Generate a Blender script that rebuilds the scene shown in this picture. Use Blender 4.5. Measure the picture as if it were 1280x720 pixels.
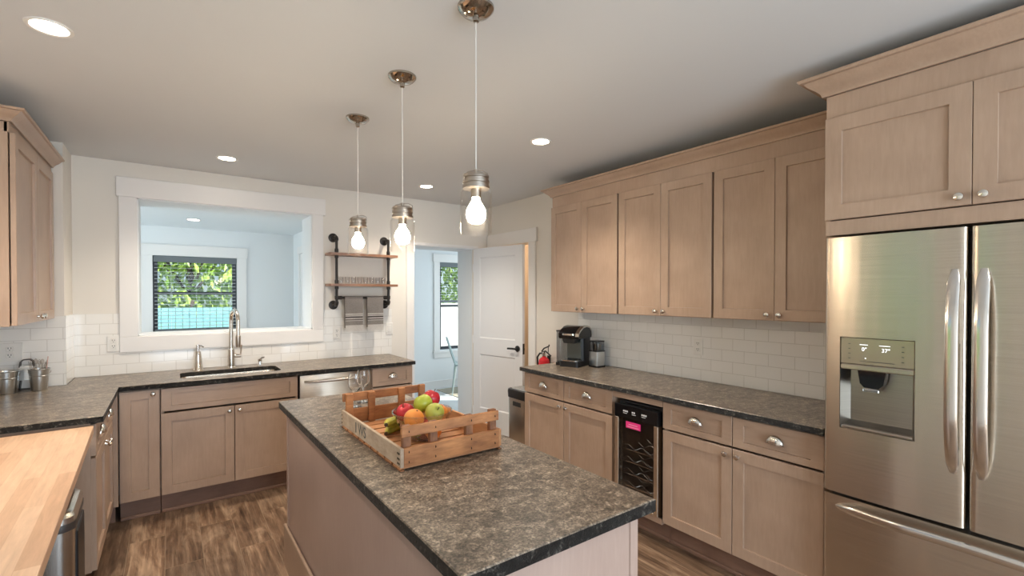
import bpy, bmesh, math, random
from mathutils import Vector, Matrix, Euler
random.seed(7)
PI = math.pi
for o in list(bpy.data.objects):
    bpy.data.objects.remove(o, do_unlink=True)
SC = bpy.context.scene
COL = SC.collection

# ------------------------------------------------------------------ camera
cam = bpy.data.cameras.new('camera'); camo = bpy.data.objects.new('camera', cam); COL.objects.link(camo)
FPX, YAW, PITCH, CY, EYE = 588.93, 0.63023, -0.01077, 375.0, 1.510
cam.sensor_fit = 'HORIZONTAL'; cam.sensor_width = 36.0
cam.lens = FPX / 1280 * 36.0
cam.shift_y = (CY - 360.0) / 1280.0
cam.clip_start = 0.02
camo.location = (0, 0, EYE)
camo.rotation_euler = (PI/2 + PITCH, 0, -YAW)
SC.camera = camo

# ------------------------------------------------------------------ view, sky, sun, daylight fill lamps
SC.view_settings.view_transform = 'Standard'
SC.view_settings.look = 'None'
SC.view_settings.exposure = 0.30
SC.view_settings.gamma = 1.0
SC.view_settings.use_curve_mapping = False
W = bpy.data.worlds.new('sky'); SC.world = W; W.use_nodes = True
wn = W.node_tree.nodes; wl = W.node_tree.links
bg = wn['Background']
sky = wn.new('ShaderNodeTexSky'); sky.sky_type = 'HOSEK_WILKIE'; sky.turbidity = 3.0
sky.sun_direction = (0.75, 0.25, 0.6)
wl.new(sky.outputs[0], bg.inputs[0]); bg.inputs[1].default_value = 3.2

def lamp(name, kind, loc, rot, energy, color=(1, 1, 1), **kw):
    d = bpy.data.lights.new(name, kind); d.energy = energy; d.color = color
    for k, v in kw.items(): setattr(d, k, v)
    o = bpy.data.objects.new(name, d); o.location = loc; o.rotation_euler = rot
    COL.objects.link(o); return o

DAY = (0.84, 0.93, 1.0)
lamp('sun', 'SUN', (6, 6, 6), Vector((-0.62, 0.42, -0.66)).to_track_quat('-Z', 'Y').to_euler(), 9.0, (1.0, 0.96, 0.88), angle=0.01)
# area lamps added as daylight fill, behind the camera and at the day rooms' unseen ends
lamp('rear_daylight_fill', 'AREA', (1.0, -2.5, 1.15), (-PI/2, 0, PI), 105, (0.74, 0.87, 1.0), shape='RECTANGLE', size=2.6, size_y=2.0)
lamp('dayroom_fill', 'AREA', (-2.30, 5.9, 1.5), (PI/2, 0, -PI/2), 30, (0.80, 0.92, 1.0), shape='RECTANGLE', size=1.5, size_y=1.3)
lamp('entry_fill', 'AREA', (4.5, 5.9, 1.35), (PI/2, 0, PI/2), 17, (0.76, 0.90, 1.0), shape='RECTANGLE', size=1.3, size_y=1.6)

# ------------------------------------------------------------------ materials
def mat(name):
    m = bpy.data.materials.new(name); m.use_nodes = True
    nt = m.node_tree; b = nt.nodes['Principled BSDF']
    return m, nt, b
def N(nt, t, **kw):
    n = nt.nodes.new(t)
    for k, v in kw.items(): setattr(n, k, v)
    return n
def LK(nt, a, b): nt.links.new(a, b)
def plain(name, col, rough=0.5, metal=0.0, **kw):
    m, nt, b = mat(name)
    b.inputs['Base Color'].default_value = (*col, 1); b.inputs['Roughness'].default_value = rough
    b.inputs['Metallic'].default_value = metal
    for k, v in kw.items(): b.inputs[k].default_value = v
    return m
def coords(nt, scale=(1, 1, 1), rot=(0, 0, 0), loc=(0, 0, 0), rnd=False):
    tc = N(nt, 'ShaderNodeTexCoord'); mp = N(nt, 'ShaderNodeMapping')
    mp.inputs['Scale'].default_value = scale; mp.inputs['Rotation'].default_value = rot
    src = tc.outputs['Object']
    if rnd:
        oi = N(nt, 'ShaderNodeObjectInfo'); sc = N(nt, 'ShaderNodeVectorMath', operation='SCALE')
        cb = N(nt, 'ShaderNodeCombineXYZ')
        for i in range(3): LK(nt, oi.outputs['Random'], cb.inputs[i])
        LK(nt, cb.outputs[0], sc.inputs[0]); sc.inputs['Scale'].default_value = 9.0
        ad = N(nt, 'ShaderNodeVectorMath', operation='ADD')
        LK(nt, src, ad.inputs[0]); LK(nt, sc.outputs[0], ad.inputs[1]); src = ad.outputs[0]
    LK(nt, src, mp.inputs['Vector']); mp.inputs['Location'].default_value = loc
    return mp.outputs[0]
def noise(nt, vec, scale, detail=4, rough=0.55, dist=0.0):
    n = N(nt, 'ShaderNodeTexNoise'); n.inputs['Scale'].default_value = scale; n.inputs['Detail'].default_value = detail
    n.inputs['Roughness'].default_value = rough; n.inputs['Distortion'].default_value = dist
    LK(nt, vec, n.inputs['Vector']); return n.outputs['Fac']
def ramp(nt, fac, stops):
    r = N(nt, 'ShaderNodeValToRGB'); e = r.color_ramp.elements
    while len(e) < len(stops): e.new(0.5)
    for i, (p, c) in enumerate(stops): e[i].position = p; e[i].color = (*c, 1) if len(c) == 3 else c
    LK(nt, fac, r.inputs[0]); return r.outputs[0]
def mix(nt, fac, a, b, mode='MIX'):
    n = N(nt, 'ShaderNodeMix', data_type='RGBA', blend_type=mode)
    if isinstance(fac, (int, float)): n.inputs[0].default_value = fac
    else: LK(nt, fac, n.inputs[0])
    for i, x in ((6, a), (7, b)):
        if isinstance(x, tuple): n.inputs[i].default_value = (*x, 1)
        else: LK(nt, x, n.inputs[i])
    return n.outputs[2]
def bump(nt, b, h, strength, dist=0.01):
    n = N(nt, 'ShaderNodeBump'); n.inputs['Strength'].default_value = strength; n.inputs['Distance'].default_value = dist
    LK(nt, h, n.inputs['Height']); LK(nt, n.outputs[0], b.inputs['Normal'])

def wood_mat(name, c0, c1, c2, grain=(14, 14, 1.6), mottle=5, rough=0.42, rnd=True, bmp=0.05):
    m, nt, b = mat(name)
    g = noise(nt, coords(nt, grain, rnd=rnd), 6, 6, 0.6, 0.4)
    mo = noise(nt, coords(nt, (1, 1, 1), rnd=rnd), mottle, 3, 0.5)
    c = ramp(nt, g, [(0.25, c0), (0.5, c1), (0.78, c2)])
    c = mix(nt, 0.55, c, ramp(nt, mo, [(0.3, c0), (0.7, c2)]))
    LK(nt, c, b.inputs['Base Color']); b.inputs['Roughness'].default_value = rough
    bump(nt, b, g, bmp, 0.002); return m

M = {}
M['paint'] = plain('wall_paint', (0.77, 0.73, 0.67), 0.75)
M['paint_cool'] = plain('day_room_paint', (0.80, 0.82, 0.83), 0.7)
M['ceiling'] = plain('ceiling_paint', (0.665, 0.672, 0.675), 0.85)
M['trim'] = plain('trim_paint', (0.82, 0.80, 0.78), 0.38)
M['door'] = plain('door_paint', (0.80, 0.81, 0.83), 0.40)
M['peach'] = plain('hall_paint', (0.80, 0.62, 0.44), 0.7)
M['cab'] = wood_mat('stained_maple', (0.362, 0.246, 0.173), (0.422, 0.293, 0.209), (0.486, 0.344, 0.250), mottle=4, rough=0.36)
M['cab_h'] = wood_mat('stained_maple_rail', (0.362, 0.246, 0.173), (0.422, 0.293, 0.209), (0.486, 0.344, 0.250), grain=(1.6, 14, 14), mottle=4, rough=0.36)
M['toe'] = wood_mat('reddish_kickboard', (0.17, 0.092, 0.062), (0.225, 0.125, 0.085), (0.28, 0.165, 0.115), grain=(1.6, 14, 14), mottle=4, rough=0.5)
M['isl'] = wood_mat('stained_maple_island', (0.37, 0.262, 0.215), (0.42, 0.305, 0.252), (0.47, 0.348, 0.292), mottle=3, rough=0.34)
M['cab_in'] = plain('cabinet_inside', (0.10, 0.07, 0.05), 0.8)
M['nickel'] = plain('satin_nickel', (0.70, 0.66, 0.60), 0.22, 1.0)
M['pewter'] = plain('brushed_pewter', (0.50, 0.44, 0.38), 0.28, 1.0)
M['dark_nickel'] = plain('dark_polished_nickel', (0.46, 0.42, 0.37), 0.10, 1.0)
M['chrome'] = plain('polished_steel', (0.72, 0.72, 0.72), 0.10, 1.0)
M['black'] = plain('black_plastic', (0.012, 0.012, 0.013), 0.35)
M['black_gloss'] = plain('black_glass', (0.006, 0.006, 0.007), 0.06)
M['iron'] = plain('black_iron_pipe', (0.035, 0.03, 0.027), 0.42, 0.6)
M['white_plastic'] = plain('white_plastic', (0.80, 0.78, 0.74), 0.35)
M['dark'] = plain('dark_slot', (0.02, 0.02, 0.02), 0.6)
M['steel_grey'] = plain('grey_case', (0.16, 0.16, 0.165), 0.5, 0.3)
M['winframe'] = plain('black_window_frame', (0.03, 0.036, 0.045), 0.4)
M['valance'] = plain('grey_valance', (0.15, 0.17, 0.18), 0.6)
M['slat'] = plain('blind_slat', (0.80, 0.84, 0.86), 0.5)
M['red'] = plain('red_enamel', (0.62, 0.02, 0.03), 0.25)
M['pink'] = plain('pink_sticker', (0.85, 0.04, 0.24), 0.5)
M['white_ink'] = plain('white_ink', (0.8, 0.8, 0.8), 0.5)
M['ink'] = plain('stencil_ink', (0.12, 0.12, 0.11), 0.8)
M['mint'] = plain('mint_metal', (0.42, 0.52, 0.52), 0.35, 0.4)
M['cord'] = plain('clear_cord', (0.75, 0.72, 0.68), 0.3)
M['rubber'] = plain('brown_lid_trim', (0.05, 0.04, 0.035), 0.4)

def emis(name, col, s):
    m = bpy.data.materials.new(name); m.use_nodes = True; nt = m.node_tree
    nt.nodes.remove(nt.nodes['Principled BSDF']); e = N(nt, 'ShaderNodeEmission')
    e.inputs[0].default_value = (*col, 1); e.inputs[1].default_value = s
    LK(nt, e.outputs[0], nt.nodes['Material Output'].inputs[0]); return m
M['bulb'] = emis('lit_bulb', (1.0, 0.82, 0.60), 90)
M['downlight'] = emis('lit_downlight', (1.0, 0.86, 0.70), 40)
M['led'] = emis('display_led', (0.95, 0.97, 1.0), 1.6)

def glass_mat(name, tint=(1, 1, 1), ior=1.45, gain=1.0, rough=0.02):
    m = bpy.data.materials.new(name); m.use_nodes = True; nt = m.node_tree
    nt.nodes.remove(nt.nodes['Principled BSDF'])
    t = N(nt, 'ShaderNodeBsdfTransparent'); t.inputs[0].default_value = (*tint, 1)
    g = N(nt, 'ShaderNodeBsdfGlossy'); g.inputs['Roughness'].default_value = rough
    lw = N(nt, 'ShaderNodeLayerWeight'); lw.inputs[0].default_value = 0.5
    pw = N(nt, 'ShaderNodeMath', operation='POWER'); pw.inputs[1].default_value = 3.0; LK(nt, lw.outputs['Facing'], pw.inputs[0])
    fr = N(nt, 'ShaderNodeMath', operation='MULTIPLY_ADD'); fr.inputs[1].default_value = 0.75; fr.inputs[2].default_value = (ior-1)**2/(ior+1)**2
    LK(nt, pw.outputs[0], fr.inputs[0])
    mu = N(nt, 'ShaderNodeMath', operation='MULTIPLY'); mu.use_clamp = True; mu.inputs[1].default_value = gain
    mx = N(nt, 'ShaderNodeMixShader'); LK(nt, fr.outputs[0], mu.inputs[0]); LK(nt, mu.outputs[0], mx.inputs[0])
    LK(nt, t.outputs[0], mx.inputs[1]); LK(nt, g.outputs[0], mx.inputs[2])
    LK(nt, mx.outputs[0], nt.nodes['Material Output'].inputs[0]); return m
M['glass'] = glass_mat('clear_glass', (0.975, 0.98, 0.98), 1.5, 1.4)
M['crystal'] = plain('drinking_glass', (1, 1, 1), 0.0, **{'Transmission Weight': 1.0, 'IOR': 1.45})
M['bowlglass'] = glass_mat('bowl_glass', (0.99, 0.99, 0.99), 1.6, 2.4)
M['pane'] = glass_mat('window_pane', (0.97, 0.99, 0.99), 1.3, 0.5)
M['tank'] = glass_mat('smoky_tank', (0.62, 0.64, 0.66), 1.5, 1.2)
M['jar'] = glass_mat('jar_glass', (0.992, 0.988, 0.98), 1.12, 0.6)

# granite: leathered top, broken dark edge
def granite(name, edge):
    m, nt, b = mat(name)
    v = coords(nt, (1, 1, 1))
    n1 = noise(nt, v, 38, 8, 0.74, 0.6)
    n2 = noise(nt, coords(nt, (5, 11, 5), rot=(0, 0, 0.6)), 1.6, 6, 0.6, 0.8)
    n3 = noise(nt, v, 150, 4, 0.75)
    vo = N(nt, 'ShaderNodeTexVoronoi'); vo.inputs['Scale'].default_value = 75; LK(nt, v, vo.inputs['Vector'])
    if edge:
        c = ramp(nt, n1, [(0.42, (0.003, 0.003, 0.003)), (0.55, (0.012, 0.011, 0.010)), (0.66, (0.17, 0.155, 0.13))])
        b.inputs['Roughness'].default_value = 0.45
        LK(nt, c, b.inputs['Base Color']); bump(nt, b, n1, 0.9, 0.02)
    else:
        c = ramp(nt, n1, [(0.36, (0.025, 0.019, 0.014)), (0.46, (0.11, 0.085, 0.063)), (0.55, (0.22, 0.173, 0.13)), (0.64, (0.56, 0.455, 0.345))])
        d = ramp(nt, n2, [(0.36, (0.05, 0.039, 0.03)), (0.50, (0.18, 0.14, 0.105)), (0.63, (0.42, 0.34, 0.26))])
        c = mix(nt, 0.36, c, d)
        f = ramp(nt, n3, [(0.38, (0.2, 0.2, 0.2)), (0.62, (1.7, 1.7, 1.7))])
        c = mix(nt, 0.8, c, f, 'MULTIPLY')
        LK(nt, c, b.inputs['Base Color']); b.inputs['Roughness'].default_value = 0.30
        bump(nt, b, n1, 0.12, 0.004)
    return m
M['gr_top'] = granite('leathered_granite', False); M['gr_edge'] = granite('granite_edge', True)

def swizzle(nt, a, bb, off=(0, 0)):
    tc = N(nt, 'ShaderNodeTexCoord'); s = N(nt, 'ShaderNodeSeparateXYZ'); c = N(nt, 'ShaderNodeCombineXYZ')
    LK(nt, tc.outputs['Object'], s.inputs[0])
    for i, (ax, of) in enumerate(((a, off[0]), (bb, off[1]))):
        ad = N(nt, 'ShaderNodeMath', operation='ADD'); ad.inputs[1].default_value = of
        LK(nt, s.outputs['xyz'.index(ax)], ad.inputs[0]); LK(nt, ad.outputs[0], c.inputs[i])
    return c.outputs[0]
def bricks(nt, vec, w, h, mortar, c1, c2, cm, offset=0.5, smooth=0.1):
    k = N(nt, 'ShaderNodeTexBrick'); k.offset = offset; LK(nt, vec, k.inputs['Vector'])
    k.inputs['Color1'].default_value = (*c1, 1); k.inputs['Color2'].default_value = (*c2, 1); k.inputs['Mortar'].default_value = (*cm, 1)
    k.inputs['Scale'].default_value = 1; k.inputs['Mortar Size'].default_value = mortar; k.inputs['Mortar Smooth'].default_value = smooth
    k.inputs['Brick Width'].default_value = w; k.inputs['Row Height'].default_value = h
    return k
def tile(name, a):
    m, nt, b = mat(name)
    k = bricks(nt, swizzle(nt, a, 'z', (0.03, -0.915)), 0.152, 0.0762, 0.0022, (0.86, 0.845, 0.815), (0.85, 0.835, 0.80), (0.70, 0.68, 0.64))
    LK(nt, k.outputs['Color'], b.inputs['Base Color']); b.inputs['Roughness'].default_value = 0.10
    iv = N(nt, 'ShaderNodeMath', operation='SUBTRACT'); iv.inputs[0].default_value = 1; LK(nt, k.outputs['Fac'], iv.inputs[1])
    bump(nt, b, iv.outputs[0], 0.35, 0.002); return m
M['tile_x'] = tile('subway_tile_back', 'x'); M['tile_y'] = tile('subway_tile_side', 'y')

def floor_mat():
    m, nt, b = mat('plank_floor')
    v = swizzle(nt, 'y', 'x', (0, 0.024))
    k = bricks(nt, v, 1.22, 0.18, 0.0016, (0, 0, 0), (1, 1, 1), (0.0, 0.0, 0.0), 0.37)
    tone = ramp(nt, k.outputs['Color'], [(0.0, (0.62, 0.60, 0.58)), (1.0, (1.3, 1.27, 1.22))])
    # every plank gets its own slice of the grain
    sh = N(nt, 'ShaderNodeVectorMath', operation='MULTIPLY_ADD')
    LK(nt, k.outputs['Color'], sh.inputs[0]); sh.inputs[1].default_value = (7, 3, 5); LK(nt, v, sh.inputs[2])
    mp = N(nt, 'ShaderNodeMapping'); mp.inputs['Scale'].default_value = (1.3, 20, 1); LK(nt, sh.outputs[0], mp.inputs['Vector'])
    g = noise(nt, mp.outputs[0], 1.7, 8, 0.7, 0.55)
    mp2 = N(nt, 'ShaderNodeMapping'); mp2.inputs['Scale'].default_value = (1.5, 6.5, 1); LK(nt, sh.outputs[0], mp2.inputs['Vector'])
    p = noise(nt, mp2.outputs[0], 1.3, 5, 0.6, 0.9)
    c = ramp(nt, g, [(0.33, (0.035, 0.020, 0.013)), (0.45, (0.14, 0.084, 0.053)), (0.56, (0.30, 0.195, 0.127)), (0.68, (0.56, 0.42, 0.30))])
    d = ramp(nt, p, [(0.36, (0.05, 0.029, 0.018)), (0.50, (0.19, 0.116, 0.074)), (0.63, (0.48, 0.345, 0.24))])
    c = mix(nt, 0.5, c, d); c = mix(nt, 1.0, c, tone, 'MULTIPLY')
    c = mix(nt, k.outputs['Fac'], c, (0.27, 0.19, 0.125))
    LK(nt, c, b.inputs['Base Color']); b.inputs['Roughness'].default_value = 0.36
    bump(nt, b, g, 0.10, 0.003); return m
M['floor'] = floor_mat()
M['tile_floor'] = plain('pale_floor', (0.62, 0.66, 0.68), 0.3)

def butcher():
    m, nt, b = mat('maple_butcher_block')
    v = swizzle(nt, 'y', 'x')
    k = bricks(nt, v, 0.75, 0.046, 0.0006, (0, 0, 0), (1, 1, 1), (0.2, 0.2, 0.2), 0.41)
    c = ramp(nt, k.outputs['Color'], [(0.0, (0.60, 0.37, 0.235)), (0.5, (0.70, 0.46, 0.305)), (1.0, (0.78, 0.55, 0.385))])
    g = noise(nt, coords(nt, (22, 2.2, 22)), 3, 5, 0.6, 0.5)
    c = mix(nt, 0.6, c, ramp(nt, g, [(0.3, (0.78, 0.74, 0.68)), (0.65, (1.1, 1.08, 1.05))]), 'MULTIPLY')
    LK(nt, c, b.inputs['Base Color']); b.inputs['Roughness'].default_value = 0.42; return m
M['butcher'] = butcher()
M['crate'] = wood_mat('orange_crate_wood', (0.13, 0.045, 0.015), (0.41, 0.155, 0.052), (0.62, 0.275, 0.10), grain=(2.5, 16, 16), mottle=7, rough=0.6)
M['crate_y'] = wood_mat('crate_floor_wood', (0.32, 0.125, 0.048), (0.50, 0.225, 0.092), (0.62, 0.32, 0.15), grain=(3, 18, 18), mottle=6, rough=0.6)
M['crate_pale'] = wood_mat('papered_crate_side', (0.33, 0.225, 0.15), (0.47, 0.365, 0.265), (0.58, 0.48, 0.37), grain=(9, 3, 12), mottle=14, rough=0.7)
M['crate_post'] = wood_mat('crate_post_wood', (0.09, 0.034, 0.015), (0.24, 0.09, 0.036), (0.40, 0.175, 0.072), grain=(16, 16, 3), mottle=20, rough=0.6)
M['nail'] = plain('rusty_nail', (0.022, 0.013, 0.009), 0.7)
M['shelfwood'] = wood_mat('brown_shelf_wood', (0.16, 0.075, 0.042), (0.26, 0.13, 0.075), (0.36, 0.20, 0.125), grain=(2, 14, 14), mottle=5)

def steel(name, col=(0.62, 0.55, 0.465), rough=0.27, aniso=0.8, horiz=True, wave=0.0):
    m, nt, b = mat(name)
    g = noise(nt, coords(nt, (3, 3, 260) if horiz else (260, 260, 3)), 1, 2, 0.5)
    c = ramp(nt, g, [(0.3, tuple(x*0.93 for x in col)), (0.7, tuple(min(1, x*1.06) for x in col))])
    LK(nt, c, b.inputs['Base Color']); b.inputs['Metallic'].default_value = 1; b.inputs['Roughness'].default_value = rough
    b.inputs['Anisotropic'].default_value = aniso
    tg = N(nt, 'ShaderNodeTangent'); tg.direction_type = 'RADIAL'; tg.axis = 'Z'
    b.inputs['Anisotropic Rotation'].default_value = 0.25 if horiz else 0.0
    LK(nt, tg.outputs[0], b.inputs['Tangent'])
    if wave:   # slight oil-canning of the sheet
        bump(nt, b, noise(nt, coords(nt, (1, 1, 0.12)), 9, 2, 0.4), wave, 0.01)
    return m
M['steel'] = steel('brushed_stainless', wave=0.22); M['steel_v'] = steel('brushed_stainless_can', (0.58, 0.56, 0.52), 0.24, 0.6, False)
M['steel_dw'] = steel('warm_stainless', (0.47, 0.40, 0.325), 0.34, 0.7)
M['galv'] = steel('galvanised_steel', (0.60, 0.61, 0.60), 0.28, 0.3)
M['bronze_panel'] = plain('silver_control_panel', (0.42, 0.36, 0.285), 0.22, 0.7)
def fruit(name, c0, c1, sc, rough=0.3, bm_=0.0, bs=60):
    m, nt, b = mat(name)
    n = noise(nt, coords(nt, (1, 1, 1), rnd=True), sc, 3)
    LK(nt, ramp(nt, n, [(0.35, c0), (0.65, c1)]), b.inputs['Base Color']); b.inputs['Roughness'].default_value = rough
    if bm_: bump(nt, b, noise(nt, coords(nt), bs, 2), bm_, 0.003)
    return m
M['orange'] = fruit('orange_peel', (0.78, 0.24, 0.035), (0.86, 0.32, 0.06), 20, 0.45, 0.4, 260)
M['redapple'] = fruit('red_apple_skin', (0.36, 0.008, 0.018), (0.60, 0.035, 0.045), 22, 0.2)
M['greenapple'] = fruit('green_apple_skin', (0.36, 0.42, 0.035), (0.50, 0.52, 0.075), 14, 0.25)
M['pear'] = fruit('yellow_green_pear_skin', (0.36, 0.40, 0.045), (0.48, 0.48, 0.09), 14, 0.35)
M['banana'] = fruit('banana_skin', (0.34, 0.36, 0.04), (0.62, 0.52, 0.06), 18, 0.45)
M['stem'] = plain('brown_stem', (0.08, 0.045, 0.02), 0.8)
M['towel'] = fruit('grey_woven_cotton', (0.335, 0.305, 0.285), (0.395, 0.36, 0.34), 90, 0.9, 0.3, 500)
M['towel_w'] = fruit('white_woven_cotton', (0.74, 0.71, 0.68), (0.80, 0.77, 0.74), 90, 0.9, 0.3, 500)
M['towel_d'] = plain('charcoal_stripe', (0.10, 0.085, 0.08), 0.9)
M['rug'] = fruit('beige_rug', (0.36, 0.33, 0.26), (0.46, 0.42, 0.33), 30, 0.95)
M['leaf'] = fruit('leaf_green', (0.12, 0.26, 0.03), (0.45, 0.60, 0.12), 3, 0.5)
M['bark'] = plain('bark', (0.08, 0.055, 0.04), 0.9)
M['lawn'] = fruit('lawn', (0.10, 0.20, 0.04), (0.18, 0.30, 0.07), 5, 0.9)
M['drive'] = plain('pale_driveway', (0.62, 0.62, 0.60), 0.8)
M['fence'] = plain('blue_green_fence', (0.22, 0.46, 0.50), 0.7)

# ------------------------------------------------------------------ mesh helpers
class MB:
    def __init__(s): s.bm = bmesh.new()
    def _add(s, t, mi=0, mtx=None):
        if mtx is not None: bmesh.ops.transform(t, matrix=mtx, verts=t.verts)
        for f in t.faces: f.material_index = mi
        bmesh.ops.recalc_face_normals(t, faces=t.faces)
        me = bpy.data.meshes.new('t'); t.to_mesh(me); t.free(); s.bm.from_mesh(me); bpy.data.meshes.remove(me)
        return s
    def box(s, x0, x1, y0, y1, z0, z1, bev=0.0, mi=0, seg=1, mtx=None):
        t = bmesh.new()
        v = [t.verts.new((x, y, z)) for z in (z0, z1) for y in (y0, y1) for x in (x0, x1)]
        for q in ((0, 2, 3, 1), (4, 5, 7, 6), (0, 1, 5, 4), (2, 6, 7, 3), (0, 4, 6, 2), (1, 3, 7, 5)):
            t.faces.new([v[i] for i in q])
        if bev > 0: bmesh.ops.bevel(t, geom=list(t.edges), offset=bev, segments=seg, affect='EDGES', profile=0.5)
        return s._add(t, mi, mtx)
    def rings(s, rings, mi=0, cap=True, closed=True, mtx=None):
        t = bmesh.new(); R = [[t.verts.new(p) for p in r] for r in rings]; n = len(R[0])
        for a, b in zip(R, R[1:]):
            for i in range(n if closed else n-1):
                try: t.faces.new((a[i], a[(i+1) % n], b[(i+1) % n], b[i]))
                except ValueError: pass
        if cap:
            for r in (R[0], R[-1]):
                try: t.faces.new(r)
                except ValueError: pass
        return s._add(t, mi, mtx)
    def lathe(s, prof, c=(0, 0, 0), seg=24, mi=0, axis='z', cap=True, ang=2*PI, mtx=None):
        rings = []
        for r, z in prof:
            rr = []
            for i in range(seg):
                a = 2*PI*i/seg; r_ = max(r, 1e-5); x, y = r_*math.cos(a), r_*math.sin(a)
                p = {'z': (x, y, z), 'y': (x, z, y), 'x': (z, x, y)}[axis]
                rr.append((p[0]+c[0], p[1]+c[1], p[2]+c[2]))
            rings.append(rr)
        return s.rings(rings, mi, cap, True, mtx)
    def tube(s, pts, r, seg=10, mi=0, cap=True, mtx=None):
        pts = [Vector(p) for p in pts]; rings = []; prev = None
        for i, p in enumerate(pts):
            t = (pts[min(i+1, len(pts)-1)] - pts[max(i-1, 0)]).normalized()
            if prev is None:
                a = Vector((0, 0, 1)) if abs(t.z) < 0.9 else Vector((1, 0, 0)); u = t.cross(a).normalized()
            else: u = (prev - t*prev.dot(t)).normalized()
            prev = u; w = t.cross(u); rr = r[i] if isinstance(r, (list, tuple)) else r
            rings.append([p + u*rr*math.cos(2*PI*k/seg) + w*rr*math.sin(2*PI*k/seg) for k in range(seg)])
        return s.rings(rings, mi, cap, True, mtx)
    def sweep(s, pts, side, section, mi=0, scales=None, mtx=None):
        pts = [Vector(p) for p in pts]; S = Vector(side).normalized(); rings = []
        for i, p in enumerate(pts):
            t = (pts[min(i+1, len(pts)-1)] - pts[max(i-1, 0)]).normalized(); nn = t.cross(S).normalized()
            k = scales[i] if scales else (1, 1)
            rings.append([p + S*a*k[0] + nn*b*k[1] for a, b in section])
        return s.rings(rings, mi, True, True, mtx)
    def prism(s, outline, axis, a0, a1, mi=0, bev=0, mtx=None):
        def P(u, v, w): return {'x': (w, u, v), 'y': (u, w, v), 'z': (u, v, w)}[axis]
        return s.rings([[P(u, v, a) for u, v in outline] for a in (a0, a1)], mi, True, True, mtx)
    def sphere(s, c, r, seg=20, rg=12, mi=0, scale=(1, 1, 1), mtx=None):
        prof = [(r*math.sin(PI*i/rg), -r*math.cos(PI*i/rg)) for i in range(rg+1)]
        t = MB().lathe(prof, seg=seg).bm
        bmesh.ops.scale(t, vec=scale, verts=t.verts); bmesh.ops.translate(t, vec=c, verts=t.verts)
        return s._add(t, mi, mtx)
    def quads(s, qs, mi=0):
        t = bmesh.new()
        for q in qs: t.faces.new([t.verts.new(p) for p in q])
        me = bpy.data.meshes.new('t')
        for f in t.faces: f.material_index = mi
        t.to_mesh(me); t.free(); s.bm.from_mesh(me); bpy.data.meshes.remove(me); return s
    def build(s, name, mats, parent=None, loc=None, rot=None, smooth=True, weld=True):
        if weld: bmesh.ops.remove_doubles(s.bm, verts=s.bm.verts, dist=1e-6)
        me = bpy.data.meshes.new(name); s.bm.to_mesh(me); s.bm.free()
        for m in (mats if isinstance(mats, (list, tuple)) else [mats]): me.materials.append(M[m] if isinstance(m, str) else m)
        if smooth:
            me.polygons.foreach_set('use_smooth', [True]*len(me.polygons)); me.set_sharp_from_angle(angle=math.radians(32))
        o = bpy.data.objects.new(name, me); COL.objects.link(o)
        if parent: o.parent = parent
        if loc: o.location = loc
        if rot: o.rotation_euler = rot
        return o
def rrect(x0, x1, y0, y1, r, n=5):
    out = []
    for cx, cy, a0 in ((x1-r, y1-r, 0), (x0+r, y1-r, PI/2), (x0+r, y0+r, PI), (x1-r, y0+r, 1.5*PI)):
        for i in range(n+1):
            a = a0 + PI/2*i/n; out.append((cx + r*math.cos(a), cy + r*math.sin(a)))
    return out
def thing(name, label, cat, loc=(0, 0, 0), rz=0.0, group=None):
    o = bpy.data.objects.new(name, None); COL.objects.link(o); o.empty_display_size = 0.05
    o.location = loc; o.rotation_euler = (0, 0, rz); return tag(o, label, cat, group)
def tag(o, label, cat, group=None):
    o['label'] = label; o['category'] = cat
    if group: o['group'] = group
    return o
def struct(o): o['kind'] = 'structure'; return o
def copy_tree(o, parent=None):
    c = o.copy(); COL.objects.link(c); c.parent = parent
    for ch in list(o.children): copy_tree(ch, c)
    return c
def text_mesh(body, size, mtx, depth=0.0004):
    cu = bpy.data.curves.new('txt', 'FONT'); cu.body = body; cu.size = size; cu.extrude = depth; cu.align_x = 'CENTER'; cu.align_y = 'CENTER'
    o = bpy.data.objects.new('txt', cu); COL.objects.link(o)
    bpy.context.view_layer.update()
    me = bpy.data.meshes.new_from_object(o.evaluated_get(bpy.context.evaluated_depsgraph_get()))
    bpy.data.objects.remove(o); me.transform(mtx); return me
def add_mesh(mb, me, mi=0):
    for p in me.polygons: p.material_index = mi
    mb.bm.from_mesh(me); return mb

# ------------------------------------------------------------------ the room
H = 2.512; YB = 4.59; YBB = 4.94; XR = 3.0; XL = -0.95; YF = 6.85
def wall_with_holes(axis, lo, hi, a0, a1, z0, z1, holes):
    """axis 'y': wall in the xz plane between y=lo..hi; holes as (a0,a1,z0,z1)"""
    mb = MB(); xs = sorted({a0, a1, *[h[0] for h in holes], *[h[1] for h in holes]})
    for xa, xb in zip(xs, xs[1:]):
        hs = [h for h in holes if h[0] <= xa + 1e-6 and h[1] >= xb - 1e-6]
        zs = [z0] + [z for h in sorted(hs, key=lambda h: h[2]) for z in (h[2], h[3])] + [z1]
        for za, zb in zip(zs[::2], zs[1::2]):
            if zb - za > 1e-4:
                if axis == 'y': mb.box(xa, xb, lo, hi, za, zb)
                else: mb.box(lo, hi, xa, xb, za, zb)
    return mb
PT = (-0.188, 1.07, 1.193, 2.248); DW = (2.072, 2.808, -0.1, 2.035)
struct(wall_with_holes('y', YB, YBB, -2.5, 4.7, -0.1, 2.62, [PT, DW]).build('wall_back', 'paint'))
struct(MB().box(XL-0.12, -0.556, 4.257, YB, 0, H).build('wall_corner', 'paint'))
struct(wall_with_holes('x', XR, XR+0.12, -2.72, YB, -0.1, 2.62, [(3.806, 4.50, -0.1, 2.05)]).build('wall_right', 'paint'))
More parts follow.
